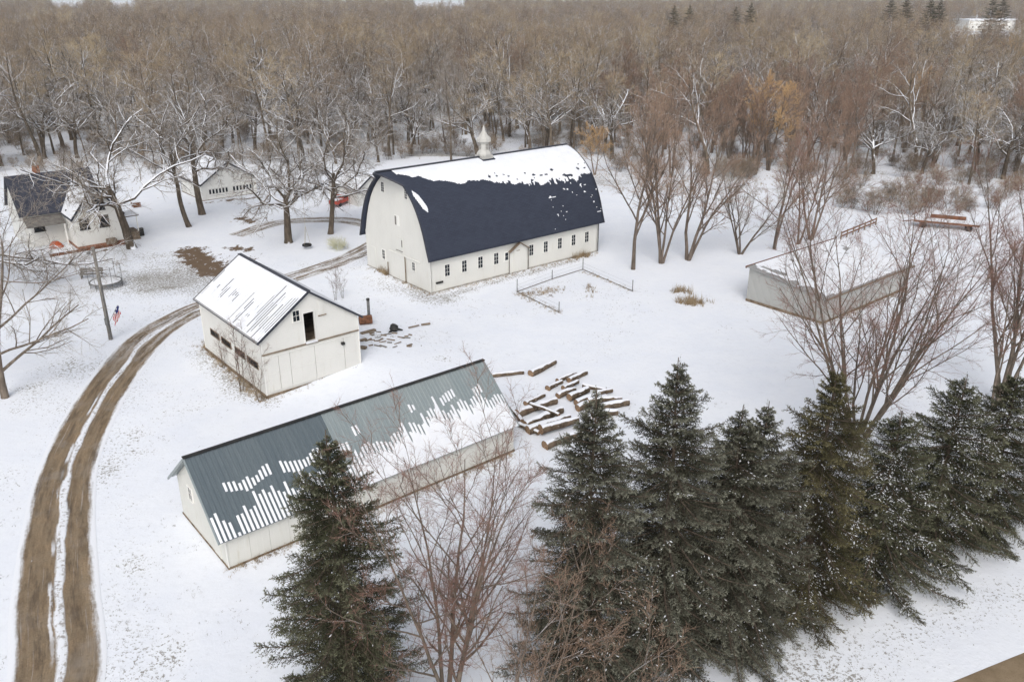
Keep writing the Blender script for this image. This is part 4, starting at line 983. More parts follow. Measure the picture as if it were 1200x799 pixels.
def bare_tree(seed, H=16, stems=1, spread=8, lean=(0, 0), r0=.28, clean=.35, l1=(11, 55, .42), l2=(7, 45, .45), l3=(6, 40, .5), tw=(7, 40, .55), gn=(.05, .12, .16, .2), up=(.02, .05, .05, .04),
              rt=.013, twig_len=None, droop=0., shape1=.45, trunk_n=9, thin=(.55, .55, .55), bole=1.0, ttip=.12, t1=.98):
    """returns ([limb parts], [twig parts])"""
    r = np.random.default_rng(seed)
    az = np.arange(stems) * 2.4 + r.random() * 6; sp = np.radians(spread) * r.uniform(.5, 1.15, stems) if stems > 1 else np.array([np.radians(spread) * .25])
    D = np.stack([np.sin(sp) * np.cos(az) + lean[0], np.sin(sp) * np.sin(az) + lean[1], np.cos(sp)], 1); D = unit(D)
    P0 = np.stack([np.cos(az) * .12 * (stems > 1), np.sin(az) * .12 * (stems > 1), np.full(stems, -.15)], 1)
    T = walk(r, P0, D, H * r.uniform(.8, 1.0, stems) if stems > 1 else np.array([H * .97 * bole]), trunk_n, gn[0], up[0])
    R = r0 * r.uniform(.7, 1.1, stems)[:, None] * np.concatenate([[1.25], np.linspace(1, ttip, trunk_n)])[None]
    B1, R1 = kids(r, T, R, l1[0], clean, t1, l1[1], 12, l1[2], 6, gn[1], up[1], thin[0], .012, shape=shape1)
    B2, R2 = kids(r, B1, R1, l2[0], .2, .98, l2[1], 13, l2[2], 4, gn[2], up[2], thin[1], .010, shape=.5)
    B3, R3 = kids(r, B2, R2, l3[0], .15, .98, l3[1], 14, l3[2], 3, gn[3], up[3] - droop, thin[2], rt, shape=.4, tip=.4)
    B4, R4 = kids(r, B3, R3, tw[0], .1, 1.0, tw[1], 14, tw[2], 1, .1, up[3] - droop, .8, rt * .8, shape=.3, lmin=.25)
    limb = [tubes(T, R, 9), tubes(B1, R1, 6), tubes(B2, R2, 5)]
    twig = [tubes(B3, R3, 3), spikes(B4[:, 0], B4[:, 1], R4[:, 0])]
    return limb, twig

def tree_meshes(nm, limb, twig, mb, mt):
    return mesh_np(nm + '_trunk', limb, MAT[mb]), mesh_np(nm + '_crown', twig, MAT[mt])
def joined(nm, limb, twig, mb, mt):
    return mesh_np(nm, limb + twig, [MAT[mb], MAT[mt]], mat_ids=[0] * len(limb) + [1] * len(twig))
def place(name, label, meshes, loc, rotz=0., scale=1., cat='tree', group=None, tilt=(0, 0)):
    t = link(name, None, None, loc, None, scale); t.rotation_euler = (tilt[0], tilt[1], rotz); tag(t, label, cat, group)
    link('trunk', meshes[0], t); link('crown', meshes[1], t); return t

# --- single trees of the yard
def yard_trees():
    O = dict(bole=.40, ttip=.55, t1=1.0, clean=.55, l1=(7, 46, 1.45), l2=(11, 52, .50), l3=(9, 46, .45), tw=(7, 45, .55), gn=(.06, .23, .27, .28), up=(.0, .025, .0, -.01), thin=(.62, .58, .55), rt=.014, shape1=.25)
    def oak(px, seed, H, r0, label, lean=(0, 0), **k):
        a = dict(O); a.update(k); limb, tw = bare_tree(seed, H=H * 1.2, r0=r0, lean=lean, **a); p = onground(gp(*px), -.05)
        place('oak_tree', label, tree_meshes('oak', limb, tw, 'bark_oak', 'twig_oak'), p, group='snow-laden oaks of the farmyard')
    oak((155, 291), 27, 16.5, .46, 'big leaning oak with forked trunk in front of the farmhouse', lean=(-.22, .0))
    oak((222, 266), 22, 16.5, .30, 'slim oak leaning slightly left beside the small garage', lean=(-.14, 0), bole=.5, l1=(6, 36, 1.0))
    oak((237, 251), 23, 19, .44, 'thick upright oak right in front of the small garage', lean=(-.05, 0), bole=.45, l1=(7, 38, 1.15))
    oak((338, 284), 34, 15, .48, 'gnarled wide-crowned oak with short thick trunk and tire swing', bole=.33, clean=.72, l1=(9, 54, 1.8), gn=(.02, .26, .3, .3))
    oak((387, 274), 25, 16, .40, 'snow-laden oak with reddish-brown trunk left of the arched barn', lean=(.12, 0), l1=(8, 50, 1.35))
    oak((-22, 338), 26, 14, .5, 'oak at the left picture edge reaching snowy limbs over the yard', bole=.33, l1=(11, 68, 2.5))
    limb, tw = bare_tree(31, H=12.5, r0=.24, clean=.14, l1=(15, 62, .72), l2=(8, 42, .5), l3=(7, 38, .5), tw=(7, 36, .55), gn=(.05, .12, .15, .16), rt=.008)
    place('bare_tree', 'young bare tree with fine twigs at the left edge beside the driveway', tree_meshes('yard', limb, tw, 'bark_maple', 'twig_grey'), onground(gp(6, 466), -.05))
    Mx = dict(l1=(9, 30, .42), l2=(7, 33, .48), l3=(6, 35, .5), tw=(6, 36, .55), gn=(.045, .08, .11, .14), up=(.012, .05, .05, .04), shape1=.35, thin=(.6, .6, .6))
    def maple(nm, p, seed, H, stems, spread, label, r0, rt, mb='bark_maple', mt='twig_maple', **k):
        a = dict(Mx); a.update(k); limb, tw = bare_tree(seed, H=H, stems=stems, spread=spread, r0=r0, rt=rt, **a)
        return place(nm, label, tree_meshes('maple', limb, tw, mb, mt), p)
    maple('maple_tree', onground(gp(527, 838), 0), 41, 13.2, 6, 11, 'bare multi-stemmed maple with red buds in front of the tin-roofed shed', .11, .0048, clean=.2, l1=(11, 30, .34), l3=(6, 35, .5), tw=(6, 36, .55))
    maple('maple_tree', onground(gp(1002, 525), 0), 42, 17.0, 10, 29, 'wide bare multi-stemmed maple in front of the grey pole shed', .125, .0065, clean=.22, l1=(10, 30, .40), l3=(6, 35, .5), tw=(6, 36, .55))
    maple('maple_tree', onground(gp(1172, 470), 0), 43, 18, 5, 11, 'tall bare maple with several stems at the right picture edge', .15, .0068, clean=.25, l1=(9, 30, .36), l3=(6, 35, .5), tw=(6, 36, .5))
    maple('maple_tree', onground(gp(1162, 482), 0), 46, 12.0, 3, 9, 'slim young maple in front of the tall one at the right picture edge', .11, .008, clean=.3)
    # sprawling red-brown tree in the foreground: stems lean to the right over the spruces
    maple('bare_tree', onground(gp(585, 915), 0), 44, 9.6, 4, 20, 'red-brown twiggy tree sprawling in front of the spruces at the bottom edge', .075, .005, 'bark_red', 'twig_red', lean=(.50, .16), clean=.22, l1=(9, 38, .42), l2=(7, 40, .5), l3=(6, 40, .5), tw=(5, 38, .55))
    # orchard row right of the barn
    Rm = dict(mb='bark_red', mt='twig_red')
    for px, seed, H, st, sp, r0, label, kk in (
            ((742, 316), 51, 15, 1, 6, .27, 'bare tree with brown trunk standing nearest the arched barn corner', dict(clean=.22, l1=(12, 32, .6))),
            ((775, 309), 52, 15.5, 4, 12, .19, 'bare three-stemmed tree second from the barn in the row', dict(clean=.2)),
            ((806, 305), 53, 15, 3, 14, .21, 'bare twin-stemmed tree leaning right, third from the barn', dict(clean=.2, lean=(.1, 0))),
            ((867, 298), 54, 9.5, 4, 30, .15, 'short open bare tree with forked low trunk in the snowy field', dict(clean=.2, l1=(7, 35, .5), mt='twig_grey')),
            ((907, 292), 55, 15.5, 2, 8, .20, 'upright bare tree left of the grey pole shed', dict(clean=.22)),
            ((950, 281), 56, 15.5, 3, 16, .19, 'bare red-twigged tree just behind the grey pole shed roof', dict(clean=.2)),
            ((935, 286), 57, 13.5, 2, 15, .16, 'slender bare tree standing close behind the grey pole shed', dict(clean=.25))):
        a = dict(Rm); a.update(l2=(7, 33, .48), l3=(7, 35, .5), tw=(6, 36, .5)); a.update(kk); maple('field_tree', onground(gp(*px), 0), seed, H, st, sp, label, r0 * .82, .0085, **a)
    # saplings and shrubs against the garage
    sap = bare_tree(61, H=4.6, stems=3, spread=8, r0=.03, rt=.004, clean=.15, l1=(7, 35, .35), l2=(4, 35, .4), l3=(3, 35, .5), tw=(3, 35, .5)); sm = tree_meshes('sapling', *sap, 'bark_maple', 'twig_maple')
    for k, (px, sc, lab) in enumerate((((283, 458), 1.1, 'tallest bare sapling growing against the garage side wall'), ((305, 470), .95, 'bare sapling at the near corner of the garage'), ((262, 432), .7, 'small bare sapling by the far end of the garage side wall'), ((393, 352), .7, 'bare shrub standing behind the garage roof'), ((402, 350), .6, 'smaller bare shrub just right of the one behind the garage'))):
        place('sapling', lab, sm, onground(gp(*px), 0), k * 1.9, sc, 'sapling', 'bare saplings around the garage')
    ys = bare_tree(62, H=1.3, stems=9, spread=45, r0=.02, rt=.006, clean=.1, l1=(6, 40, .5), l2=(4, 40, .5), l3=(3, 40, .5), tw=(3, 40, .5))
    place('shrub', 'small yellow-green shrub in the snow between the oak and the barn', tree_meshes('shrub', *ys, 'yellow_net', 'yellow_net'), onground(gp(396, 292), 0), 0, 1.05, 'shrub')
yard_trees()

# ------------------------------------------------------------------ spruces
def spruce(seed, H=13, R=2.9, nb=150, needle='needle', snow_n=500):
    r = np.random.default_rng(seed)
    tz = np.linspace(-.2, H, 14); T = np.stack([.05 * np.sin(tz * .8 + seed), .05 * np.cos(tz * .7), tz], 1)[None]; TR = np.linspace(.22, .015, 14)[None]
    f = (np.arange(nb) + r.random(nb)) / nb; z = .35 + f * (H - .95); wh = .46; z = np.where(r.random(nb) < .72, np.round(z / wh) * wh + r.normal(0, .05, nb), z); z = np.clip(z, .25, H - .30)
    g = 1 - z / H; Lb = R * np.minimum(g ** .62, g * 1.25 + 2.5 * g * g) * r.uniform(.60, 1.15, nb) * (1 - .25 * np.exp(-((z / H) / .07) ** 2)) * (1 + .10 * np.sin(np.arange(nb) * 2.39996 * 3 + seed)) + .06; Lb *= np.interp(z, [0, .5, 1.6], [.55, .72, 1])
    az = np.arange(nb) * 2.39996 + r.normal(0, .3, nb); el = np.radians(18 - 34 * g + r.normal(0, 5, nb) + 34 * (z / H) ** 5)
    D = np.stack([np.cos(az) * np.cos(el), np.sin(az) * np.cos(el), np.sin(el)], 1); P0 = np.stack([0 * z, 0 * z, z], 1)
    n = 7; pts = np.zeros((nb, n + 1, 3)); pts[:, 0] = P0; d = D.copy()
    for i in range(n):
        bend = (-.05 if i < 4 else .10); d = unit(d + r.normal(0, .04, (nb, 3)) + np.array([0, 0, 1]) * bend); pts[:, i + 1] = pts[:, i] + d * (Lb / n)[:, None]
    BR = (.012 + .012 * Lb)[:, None] * np.linspace(1, .25, n + 1)[None]
    # branchlets in the plane of the branch
    P, Q = [], []; tipv = []; br_r = r.random(nb)
    for i in range(nb):
        L = Lb[i]; k = max(7, int(L * 23)); t = .10 + .88 * (np.arange(k) + r.random(k)) / k; fi = np.clip(t * n, 0, n - 1e-4); ii = fi.astype(int); w = (fi - ii)[:, None]
        p = pts[i, ii] * (1 - w) + pts[i, ii + 1] * w; tg = unit(pts[i, ii + 1] - pts[i, ii]); sd = unit(np.cross(tg, [0, 0, 1.])); sg = np.where(np.arange(k) % 2, 1, -1)[:, None]
        dd = unit(tg * .75 + sd * sg * r.uniform(.5, 1.1, (k, 1)) + np.array([0, 0, -.28]) + r.normal(0, .16, (k, 3)))
        ln = (np.minimum(.75, .14 + .34 * L) * (1.05 - .65 * t) * r.uniform(.7, 1.3, k))[:, None]; P.append(p); Q.append(p + dd * ln); tipv.append(t + (br_r[i] - .5) * .5)
        P.append(pts[i, -2:-1]); Q.append(pts[i, -1:] + unit(pts[i, -1:] - pts[i, -2:-1]) * .06); tipv.append(np.ones(1))
    P.append(np.array([[0, 0, H - 1.0], [0, 0, H - .5]])); Q.append(np.array([[0, 0, H - .4], [0, 0, H + .1]])); tipv.append(np.ones(2))
    P, Q, tv = np.concatenate(P), np.concatenate(Q), np.concatenate(tipv); m = len(P)
    # needles: slim blades set round each branchlet
    ln = np.linalg.norm(Q - P, axis=1); k = 12; N = m * k
    t = np.tile((np.arange(k) + .5) / k, m) + r.normal(0, .02, N); idx = np.repeat(np.arange(m), k); p = P[idx] + (Q - P)[idx] * t[:, None]
    dr = unit(Q - P)[idx]; rnd = unit(np.cross(dr, r.normal(0, 1, (N, 3)))); nd = unit(dr * r.uniform(.35, 1.0, (N, 1)) + rnd * 1.0 + np.array([0, 0, .15]))
    nl = r.uniform(.06, .12, N)[:, None]; wv = unit(np.cross(nd, r.normal(0, 1, (N, 3)))) * .018
    V = np.stack([p - wv, p + wv, p + nd * nl], 1).reshape(-1, 3); F = np.arange(N * 3).reshape(-1, 3)
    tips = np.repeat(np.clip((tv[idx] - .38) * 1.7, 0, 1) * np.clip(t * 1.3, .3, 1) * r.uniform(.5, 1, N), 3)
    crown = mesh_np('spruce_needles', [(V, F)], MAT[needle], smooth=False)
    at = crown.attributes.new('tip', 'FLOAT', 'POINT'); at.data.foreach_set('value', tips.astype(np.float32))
    trunk = mesh_np('spruce_trunk', [tubes(T, TR, 8), tubes(pts, BR, 4), spikes(P, Q, .006)], MAT['spruce_bark'])
    # snow lumps on branchlets
    wgt = np.clip(noise2(seed)(P[:, 0] * 1.1 + 50, P[:, 2] * 1.1 + P[:, 1]) - .35, .02, 1) ** 2; snow_n = int(snow_n * 2.8); pick = r.choice(m, snow_n, p=wgt / wgt.sum()); t = r.random((snow_n, 1)) * .8 + .1; c = P[pick] * (1 - t) + Q[pick] * t + np.array([0, 0, .03]); dd = unit(Q[pick] - P[pick]); s = r.uniform(.008, .026, (snow_n, 1)) * r.choice([1, 1, 1.6], (snow_n, 1))
    sd = unit(np.cross(dd, [0, 0, 1.])); V = np.stack([c + dd * s * 2.6, c + sd * s, c - dd * s * 2.3, c - sd * s, c + np.array([0, 0, 1.]) * s * .55, c - np.array([0, 0, 1.]) * s * .3], 1).reshape(-1, 3)
    b = (np.arange(snow_n) * 6)[:, None, None]; F = (b + np.array([[0, 1, 4], [1, 2, 4], [2, 3, 4], [3, 0, 4], [1, 0, 5], [2, 1, 5], [3, 2, 5], [0, 3, 5]])[None]).reshape(-1, 3)
    snow = mesh_np('spruce_snow', [(V, F)], MAT['snow'])
    return trunk, crown, snow
def spruces():
    pr = {}
    spec = [((383, 503), 25.2, 4.0, 'needle', 150, 'olive-green spruce in front of the tin-roofed shed, apart from the row'),
            ((698, 455), 27.4, 4.0, 'needle_blue', 330, 'spruce with slim top in front of the log pile'),
            ((797, 420), 28.8, 4.5, 'needle_blue', 330, 'tall broad blue-green spruce right of the log pile'),
            ((872, 475), 30.0, 3.9, 'needle_blue', 450, 'left one of the twin-topped pair of spruces'),
            ((900, 470), 30.6, 3.9, 'needle_blue', 450, 'right one of the twin-topped pair of spruces'),
            ((983, 425), 32.0, 4.1, 'needle_olive', 900, 'olive spruce with golden-brown top in the middle of the row'),
            ((1057, 480), 34.2, 4.0, 'needle', 1300, 'shorter snowy spruce in front of the wide bare maple'),
            ((1133, 437), 36.2, 3.9, 'needle', 2200, 'pointed dark spruce third from the right end of the row'),
            ((1197, 432), 38.0, 3.9, 'needle', 2400, 'snow-flecked spruce cut by the right picture edge'),
            ((1262, 450), 40.2, 2.6, 'needle', 2000, 'last spruce at the right end of the row beyond the corner')]
    PR = {}
    for k, (px, Y, R, nd, sn, lab) in enumerate(spec):
        q = at_depth(px[0], px[1], Y); H = q.z; key = (nd, k % 2 if nd == 'needle_blue' else 0 if k == 0 else 1)
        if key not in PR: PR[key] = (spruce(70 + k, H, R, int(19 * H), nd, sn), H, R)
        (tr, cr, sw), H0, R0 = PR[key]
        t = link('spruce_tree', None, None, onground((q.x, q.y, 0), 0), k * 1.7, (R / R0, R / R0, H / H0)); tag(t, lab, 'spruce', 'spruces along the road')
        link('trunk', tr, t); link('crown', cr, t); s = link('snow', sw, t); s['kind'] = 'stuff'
spruces()

# ------------------------------------------------------------------ dry grass and weeds
def grass_tufts(name, pts, hts, mat, label, blades=7, spread=.05, seed=1, kind='stuff'):
    r = np.random.default_rng(seed); N = len(pts); P = np.repeat(pts, blades, 0) + np.concatenate([r.normal(0, spread, (N * blades, 2)), np.zeros((N * blades, 1))], 1)
    h = np.repeat(hts, blades) * r.uniform(.5, 1.2, N * blades); d = np.stack([r.normal(0, .35, N * blades), r.normal(0, .35, N * blades), np.ones(N * blades)], 1)
    V, F = spikes(P, P + unit(d) * h[:, None], .008 + .012 * np.repeat(hts, blades)); o = link(name, mesh_np(name, [(V, F)], MAT[mat]))
    return tag(o, label, 'grass' if kind != 'stuff' else None, None, kind)
def weeds():
    r = np.random.default_rng(77); L = []; Hh = []
    def line(a, b, n, w, h):
        A, Bq = gp(*a), gp(*b)
        for _ in range(n):
            t = r.random(); x = A.x + (Bq.x - A.x) * t + r.normal(0, w); y = A.y + (Bq.y - A.y) * t + r.normal(0, w); L.append((x, y, float(gz(x, y)) - .01)); Hh.append(h * r.uniform(.4, 1.2))
    for a, b, n, w, h in (((508, 345), (700, 297), 260, .25, .25), ((433, 313), (505, 345), 140, .35, .3), ((670, 302), (690, 299), 60, .3, .8), ((585, 322), (600, 318), 40, .2, .7), ((447, 318), (456, 322), 50, .25, .9), ((236, 404), (312, 470), 420, .3, .35),
                          ((270, 669), (600, 532), 420, .22, .25), ((314, 470), (420, 428), 120, .3, .2), ((612, 345), (655, 340), 120, .6, .35), ((683, 318), (740, 342), 60, .25, .25), ((606, 344), (655, 367), 60, .3, .3), ((960, 383), (1060, 340), 160, .3, .35),
                          ((690, 335), (694, 350), 20, .3, .5), ((700, 215), (1000, 225), 500, 8, .5), ((30, 220), (400, 200), 300, 8, .35)):
        line(a, b, n, w, h)
    grass_tufts('dry_grass', np.array(L), np.array(Hh), 'dry_grass', 'dry tan grass and weeds along walls and fences', 7, .07, 2)
    for k, (px, n, w, lab) in enumerate((((810, 355), 60, .55, 'clump of dry brown grass in the open snow right of the fence'), ((797, 342), 22, .35, 'smaller dry weed clump just behind the big grass clump'))):
        c = onground(gp(*px), 0); P = np.stack([c.x + r.normal(0, w * 1.3, n), c.y + r.normal(0, w, n), np.full(n, c.z)], 1)
        V = []; o = grass_tufts('grass_clump', P, np.full(n, .95) * r.uniform(.5, 1.1, n), 'dry_grass', lab, 9, .10, 5 + k, None); o['category'] = 'grass'
    # lawn blades poking through the thin snow close to the camera
    N = 5200; x = r.uniform(-48, 30, N * 4); y = 22 + 62 * r.random(N * 4) ** 1.3; n2 = noise2(91); dn = n2(x * .22, y * .22) * .6 + n2(x * .9, y * .9) * .4; keep = dn > .60
    x, y = x[keep], y[keep]
    for (c, L, W_) in ((GAR, 11.5, 7.7), (Vector((-14.3, 35.08, 0)), 6.4, 18.7), (Vector((-7.82, 77.18, 0)), 11.8, 22.6), (Vector((27.2, 69.1, 0)), 8, 15)):
        lx = (x - c.x) * E1.x + (y - c.y) * E1.y; ly = (x - c.x) * E2.x + (y - c.y) * E2.y; ok = ~((lx > -.1) & (lx < W_ + .1) & (ly > -.1) & (ly < L + .1)); x, y = x[ok], y[ok]
    cl = catmull(DRIVE, 10); dmin = np.min(np.hypot(x[:, None] - cl[None, :, 0], y[:, None] - cl[None, :, 1]), 1); ok = dmin > 2.0; x, y = x[ok], y[ok]
    s = (x - r0.x) * rn.x + (y - r0.y) * rn.y; ok = s < -.3; x, y = x[ok], y[ok]
    P = np.stack([x, y, gz(x, y) - .005], 1); grass_tufts('lawn_blades', P, r.uniform(.03, .09, len(x)), 'lawn_tuft', 'dead lawn grass poking through the thin snow', 5, .05, 9)
weeds()

# ------------------------------------------------------------------ the woods
def forest():
    r = np.random.default_rng(123)
    kinds = {
        'tan': [bare_tree(200 + i, H=16, r0=.24, clean=.40, l1=(12, 52, .47), l2=(8, 45, .50), l3=(6, 42, .5), tw=(6, 40, .6), gn=(.06, .18, .22, .24), rt=.015) for i in range(2)],
        'brown': [bare_tree(210 + i, H=17, r0=.27, clean=.38, l1=(11, 55, .50), l2=(8, 46, .50), l3=(6, 44, .5), tw=(6, 42, .6), gn=(.08, .22, .25, .26), rt=.015) for i in range(2)],
        'snow': [bare_tree(220 + i, H=15.5, r0=.34, bole=.45, ttip=.55, t1=1., clean=.55, l1=(8, 44, 1.2), l2=(9, 50, .5), l3=(7, 45, .48), tw=(5, 42, .6), gn=(.07, .18, .26, .28), up=(.0, .03, .01, 0), rt=.018, thin=(.62, .62, .6), shape1=.25) for i in range(2)],
        'pole': [bare_tree(230 + i, H=15, r0=.15, clean=.5, l1=(10, 36, .28), l2=(6, 40, .45), l3=(5, 38, .5), tw=(5, 38, .6), rt=.016) for i in range(2)],
        'red': [bare_tree(240 + i, H=14, stems=4, spread=11, r0=.15, clean=.28, l1=(7, 30, .40), l2=(7, 34, .48), l3=(5, 36, .5), tw=(5, 36, .6), gn=(.05, .10, .14, .16), rt=.0125) for i in range(2)],
        'orange': [bare_tree(250, H=14, stems=2, spread=10, r0=.22, clean=.3, l1=(11, 40, .42), l2=(8, 36, .5), l3=(7, 34, .5), tw=(7, 34, .6), rt=.018)]}
    mats = dict(tan=('bark_wood', 'twig_tan'), brown=('bark_wood', 'twig_brown'), snow=('bark_oak', 'twig_oak'), pole=('bark_wood', 'twig_grey'), red=('bark_red', 'twig_red'), orange=('bark_red', 'twig_orange'))
    protos = {k: [tree_meshes('wood_' + k, l, t, *mats[k]) for l, t in v] for k, v in kinds.items()}
    # front edge of the woods, metres ahead of the camera, as a function of the picture column
    ecol = [-400, 0, 60, 200, 300, 400, 520, 620, 700, 760, 850, 950, 1000, 1060, 1130, 1200, 1600]; erow = [214, 212, 200, 200, 198, 192, 186, 184, 192, 206, 208, 206, 208, 212, 214, 216, 212]
    front = lambda col: gp(600, float(np.interp(col, ecol, erow))).y
    def col(x, y): return 600 + FOC * x / (y * math.cos(PITCH) + CAM_H * math.sin(PITCH))
    def pick(c, y, u):
        red = np.interp(c, [640, 700, 760, 980, 1090, 1200], [0, .3, .6, .6, .35, .15]) if y < 190 else (.12 if c > 500 else .02)
        if u < red: return 'red'
        u = (u - red) / (1 - red + 1e-6); near = y < 260
        sn = .42 if near else .38
        if u < sn: return 'snow'
        if u < sn + (.16 if near else .03): return 'pole'
        if u < sn + .18 + .012: return 'orange' if c > 640 and u > sn + .18 else 'brown'
        return 'tan' if r.random() < .55 else 'brown'
    pts = []; y = 118.
    # jittered rows
    step = 6.3
    while y < 1750:
        s = step if y < 300 else step * 1.25 if y < 700 else step * 1.9
        half = (y * .75 + 30); x = -half + r.random() * s
        while x < half:
            xx = x + r.normal(0, s * .33); yy = y + r.normal(0, s * .33); c = col(xx, yy)
            x += s * r.uniform(.7, 1.35)
            if c < -130 or c > 1330: continue
            if yy < front(c) + r.normal(0, 2.0): continue
            if 1105 < c < 1198 and 330 < yy < 640: continue                     # clearing before the far white building
            if 1120 < c < 1190 and 640 <= yy < 700: continue
            if (60 < c < 100 or 130 < c < 160 or 485 < c < 545) and yy > 1050: continue
            if 20 < c < 450 and yy < 131: continue
            pts.append((xx, yy, c))
        y += s * (.95 if y < 300 else 1.0)
    pts.sort(key=lambda p: p[1] + (25 if p[2] < 0 or p[2] > 1200 else 0))
    def zone(c):
        for lim, z in ((60, 'at the left edge'), (230, 'behind the farmhouse'), (400, 'behind the small garage'), (520, 'left of the barn cupola'), (700, 'behind the arched barn'), (850, 'right of the arched barn'), (1000, 'beyond the snowy field'), (1100, 'behind the grey pole shed')):
            if c < lim: return z
        return 'behind the hay wagon'
    desc = dict(tan='tall bare tan-twigged tree', brown='tall bare dark-twigged tree', snow='crooked bare oak with snowy limbs', pole='slim straight bare tree', red='bare tree with red-brown twigs', orange='bare tree with orange twigs')
    nind = 300
    for i, (x, y, c) in enumerate(pts[:nind]):
        k = pick(c, y, r.random()); ms = protos[k][r.integers(len(protos[k]))]
        row = ' in the front rows ' if y < front(c) + 14 else ' deep in the woods '
        place('woodland_tree', desc[k] + row + zone(c), ms, onground((x, y, 0), -.05), r.random() * 6.28, r.uniform(.70, 1.18), group=desc[k] + row + zone(c), tilt=(r.normal(0, .03), r.normal(0, .03)))
    # the orange willow standing out of the woods
    place('willow_tree', 'bright orange-twigged willow crown rising from the woods beyond the field', protos['orange'][0], onground(at_depth(905, 160, 138), 0), 1.0, 1.16)
    place('willow_tree', 'small orange-twigged willow at the edge of the woods behind the barn end', protos['orange'][0], onground(gp(697, 205), 0), 2.2, .62)
    # the rest of the woods, too many and too far to count
    pc = bpy.data.collections.new('woodland_kinds'); 
    src = [('tan', 0), ('tan', 1), ('brown', 0), ('brown', 1), ('snow', 0), ('red', 0), ('orange', 0)]
    for n, (k, j) in enumerate(src):
        l, t = kinds[k][j]; o = bpy.data.objects.new('kind_%02d' % n, joined('far_' + k, l, t, *mats[k])); pc.objects.link(o)
    kid = dict(tan=(0, 1), brown=(2, 3), snow=(4,), red=(5,), orange=(6,), pole=(2,))
    rest = pts[nind:]; n = len(rest); V = np.array([(x, y, -.1) for x, y, c in rest]); ki = np.array([r.choice(kid[pick(c, y, r.random())]) for x, y, c in rest])
    scatter('woods', V, ki, r.random(n) * 6.28, r.uniform(.62, 1.2, n) * np.interp(V[:, 1], [230, 400], [1, .84]), pc, 'dense bare winter woods stretching to the horizon')
    # brushy undergrowth between the trunks
    uc = bpy.data.collections.new('brush_kinds')
    for n_ in range(3):
        l, t = bare_tree(300 + n_, H=2.6, stems=6, spread=30, r0=.03, rt=.010, clean=.15, l1=(7, 40, .5), l2=(4, 40, .5), l3=(3, 42, .5), tw=(3, 42, .6)); o = bpy.data.objects.new('brush_%d' % n_, joined('brush', l, t, 'bark_wood', 'twig_brown')); uc.objects.link(o)
    U = []
    while len(U) < 1300:
        y = r.uniform(125, 300); x = r.uniform(-.75 * y, .75 * y); c = col(x, y)
        if c < -50 or c > 1250 or y < front(c) + r.normal(-3, 4): continue
        if 40 < c < 330 and y < 132: continue
        U.append((x, y, -.05))
    for _ in range(46):
        q = gp(r.uniform(985, 1210), r.uniform(205, 252)); U.append((q.x, q.y, -.05))
    for _ in range(14):
        q = gp(r.uniform(835, 885), r.uniform(200, 212)); U.append((q.x, q.y, -.05))
    U = np.array(U); n = len(U); scatter('undergrowth', U, r.integers(0, 3, n), r.random(n) * 6.28, r.uniform(.5, 1.25, n), uc, 'brown brushy undergrowth between the woodland trunks')
def scatter(name, V, kind, rot, sc, coll, label):
    me = bpy.data.meshes.new(name); me.vertices.add(len(V)); me.vertices.foreach_set('co', V.astype(np.float32).ravel())
    a = me.attributes.new('kind_id', 'INT', 'POINT'); a.data.foreach_set('value', kind.astype(np.int32))
    a = me.attributes.new('turn', 'FLOAT_VECTOR', 'POINT'); a.data.foreach_set('vector', np.stack([RNG.normal(0, .03, len(V)), RNG.normal(0, .03, len(V)), rot], 1).astype(np.float32).ravel())
    a = me.attributes.new('size', 'FLOAT', 'POINT'); a.data.foreach_set('value', sc.astype(np.float32)); me.update()
    o = tag(link(name, me), label, kind='stuff'); g = bpy.data.node_groups.new(name, 'GeometryNodeTree')
    g.interface.new_socket('Geometry', in_out='INPUT', socket_type='NodeSocketGeometry'); g.interface.new_socket('Geometry', in_out='OUTPUT', socket_type='NodeSocketGeometry')
    N = g.nodes; i = N.new('NodeGroupInput'); ou = N.new('NodeGroupOutput'); ip = N.new('GeometryNodeInstanceOnPoints'); ci = N.new('GeometryNodeCollectionInfo')
    ci.inputs['Collection'].default_value = coll; ci.inputs['Separate Children'].default_value = True; ci.inputs['Reset Children'].default_value = True
    def attr(nm, t):
        x = N.new('GeometryNodeInputNamedAttribute'); x.data_type = t; x.inputs['Name'].default_value = nm; return [s for s in x.outputs if s.enabled and s.name == 'Attribute'][0]
    ip.inputs['Pick Instance'].default_value = True; L = g.links
    L.new(i.outputs[0], ip.inputs['Points']); L.new(ci.outputs[0], ip.inputs['Instance']); L.new(attr('kind_id', 'INT'), ip.inputs['Instance Index'])
    L.new(attr('turn', 'FLOAT_VECTOR'), ip.inputs['Rotation']); L.new(attr('size', 'FLOAT'), ip.inputs['Scale']); L.new(ip.outputs[0], ou.inputs[0])
    m = o.modifiers.new('scatter', 'NODES'); m.node_group = g; return o
forest()

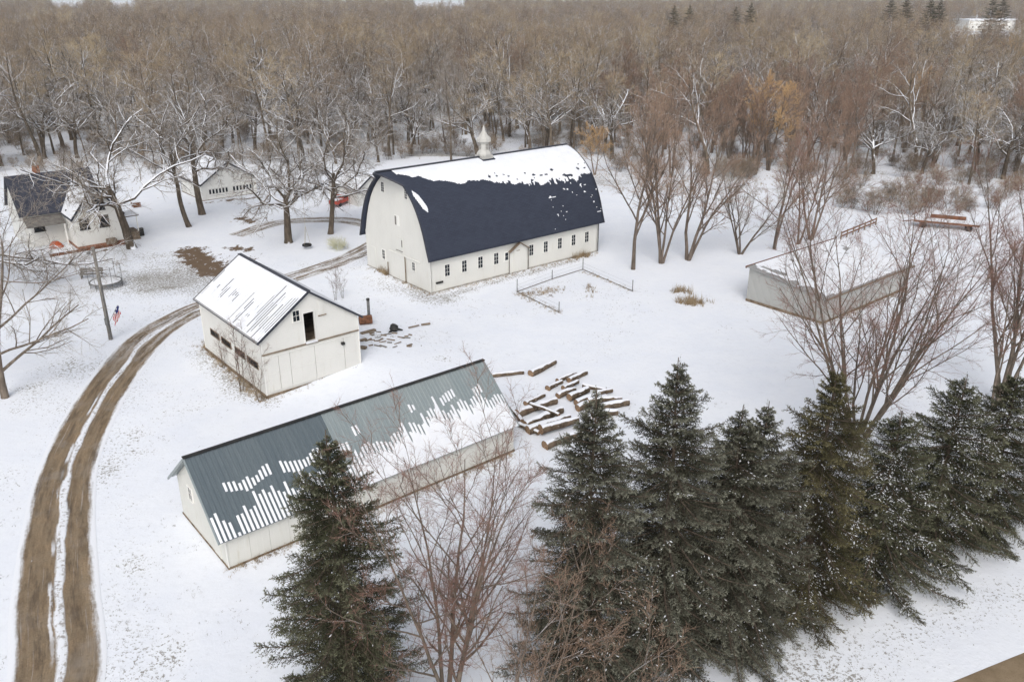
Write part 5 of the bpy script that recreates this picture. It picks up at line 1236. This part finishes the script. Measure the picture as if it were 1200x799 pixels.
# ------------------------------------------------------------------ far buildings and evergreens beyond the woods
def far_things():
    p = at_depth(1135, 30, 660); t = thing('warehouse', 'long white flat-roofed building far beyond the woods', 'building', Vector((p.x, p.y, 0)), .1)
    MB().box(0, 42, 0, 20, 0, 7.2).build('wall', MAT['white_trim'], t); MB().box(-.5, 42.5, -.5, 20.5, 7.2, 8.0).build('roof', MAT['snow'], t)
    for k in range(8): MB().box(3 + k * 4.8, 4 + k * 4.8, -.1, -.01, 2.2, 3.2).build('window', MAT['glass'], t)
    for (cx, yy, Y, h, lab) in ((790, 15, 410, 17, 'dark pine rising from the far woods, leftmost of the evergreens'), (808, 15, 410, 16, 'dark pine next to the leftmost far evergreen'), (862, 17, 400, 14, 'small round dark evergreen in the far woods'), (880, 12, 410, 17, 'dark pine standing alone left of the far evergreen clump'),
                                (1045, 5, 430, 20, 'left tree of the dark evergreen clump on the far horizon'), (1063, 4, 430, 21, 'middle tree of the dark evergreen clump on the far horizon'), (1092, 5, 425, 21, 'broad right-hand tree of the dark evergreen clump on the far horizon'), (1102, 8, 425, 19, 'shorter tree at the end of the dark evergreen clump'), (1165, 2, 445, 22, 'pointed evergreen just behind the far white building'), (1177, 3, 445, 21, 'second pointed evergreen behind the far white building')):
        q = at_depth(cx, yy, Y); H = max(q.z, 8) + 3.5
        key = 'far'; 
        if key not in FAR: FAR[key] = spruce(99, 20, 4.2, 150, 'needle', 30)
        o = link('evergreen_tree', None, None, (q.x, q.y, 0), None, (H / 15, H / 15, H / 20)); tag(o, lab, 'evergreen', 'far evergreens'); link('trunk', FAR[key][0], o); link('crown', FAR[key][1], o)
FAR = {}
far_things()

# ------------------------------------------------------------------ thin winter haze over the far woods
def haze():
    m = bpy.data.materials.new('haze'); m.use_nodes = True; t = m.node_tree; t.nodes.clear()
    o = t.nodes.new('ShaderNodeOutputMaterial'); v = t.nodes.new('ShaderNodeVolumePrincipled'); v.inputs['Color'].default_value = (.90, .93, 1.0, 1); v.inputs['Density'].default_value = .00012; v.inputs['Anisotropy'].default_value = .2
    t.links.new(v.outputs[0], o.inputs['Volume'])
    tag(MB().box(-4700, 4700, -4700, 4880, -1.5, 34).build('haze', m), 'thin pale winter haze over the woods', kind='stuff')
haze()
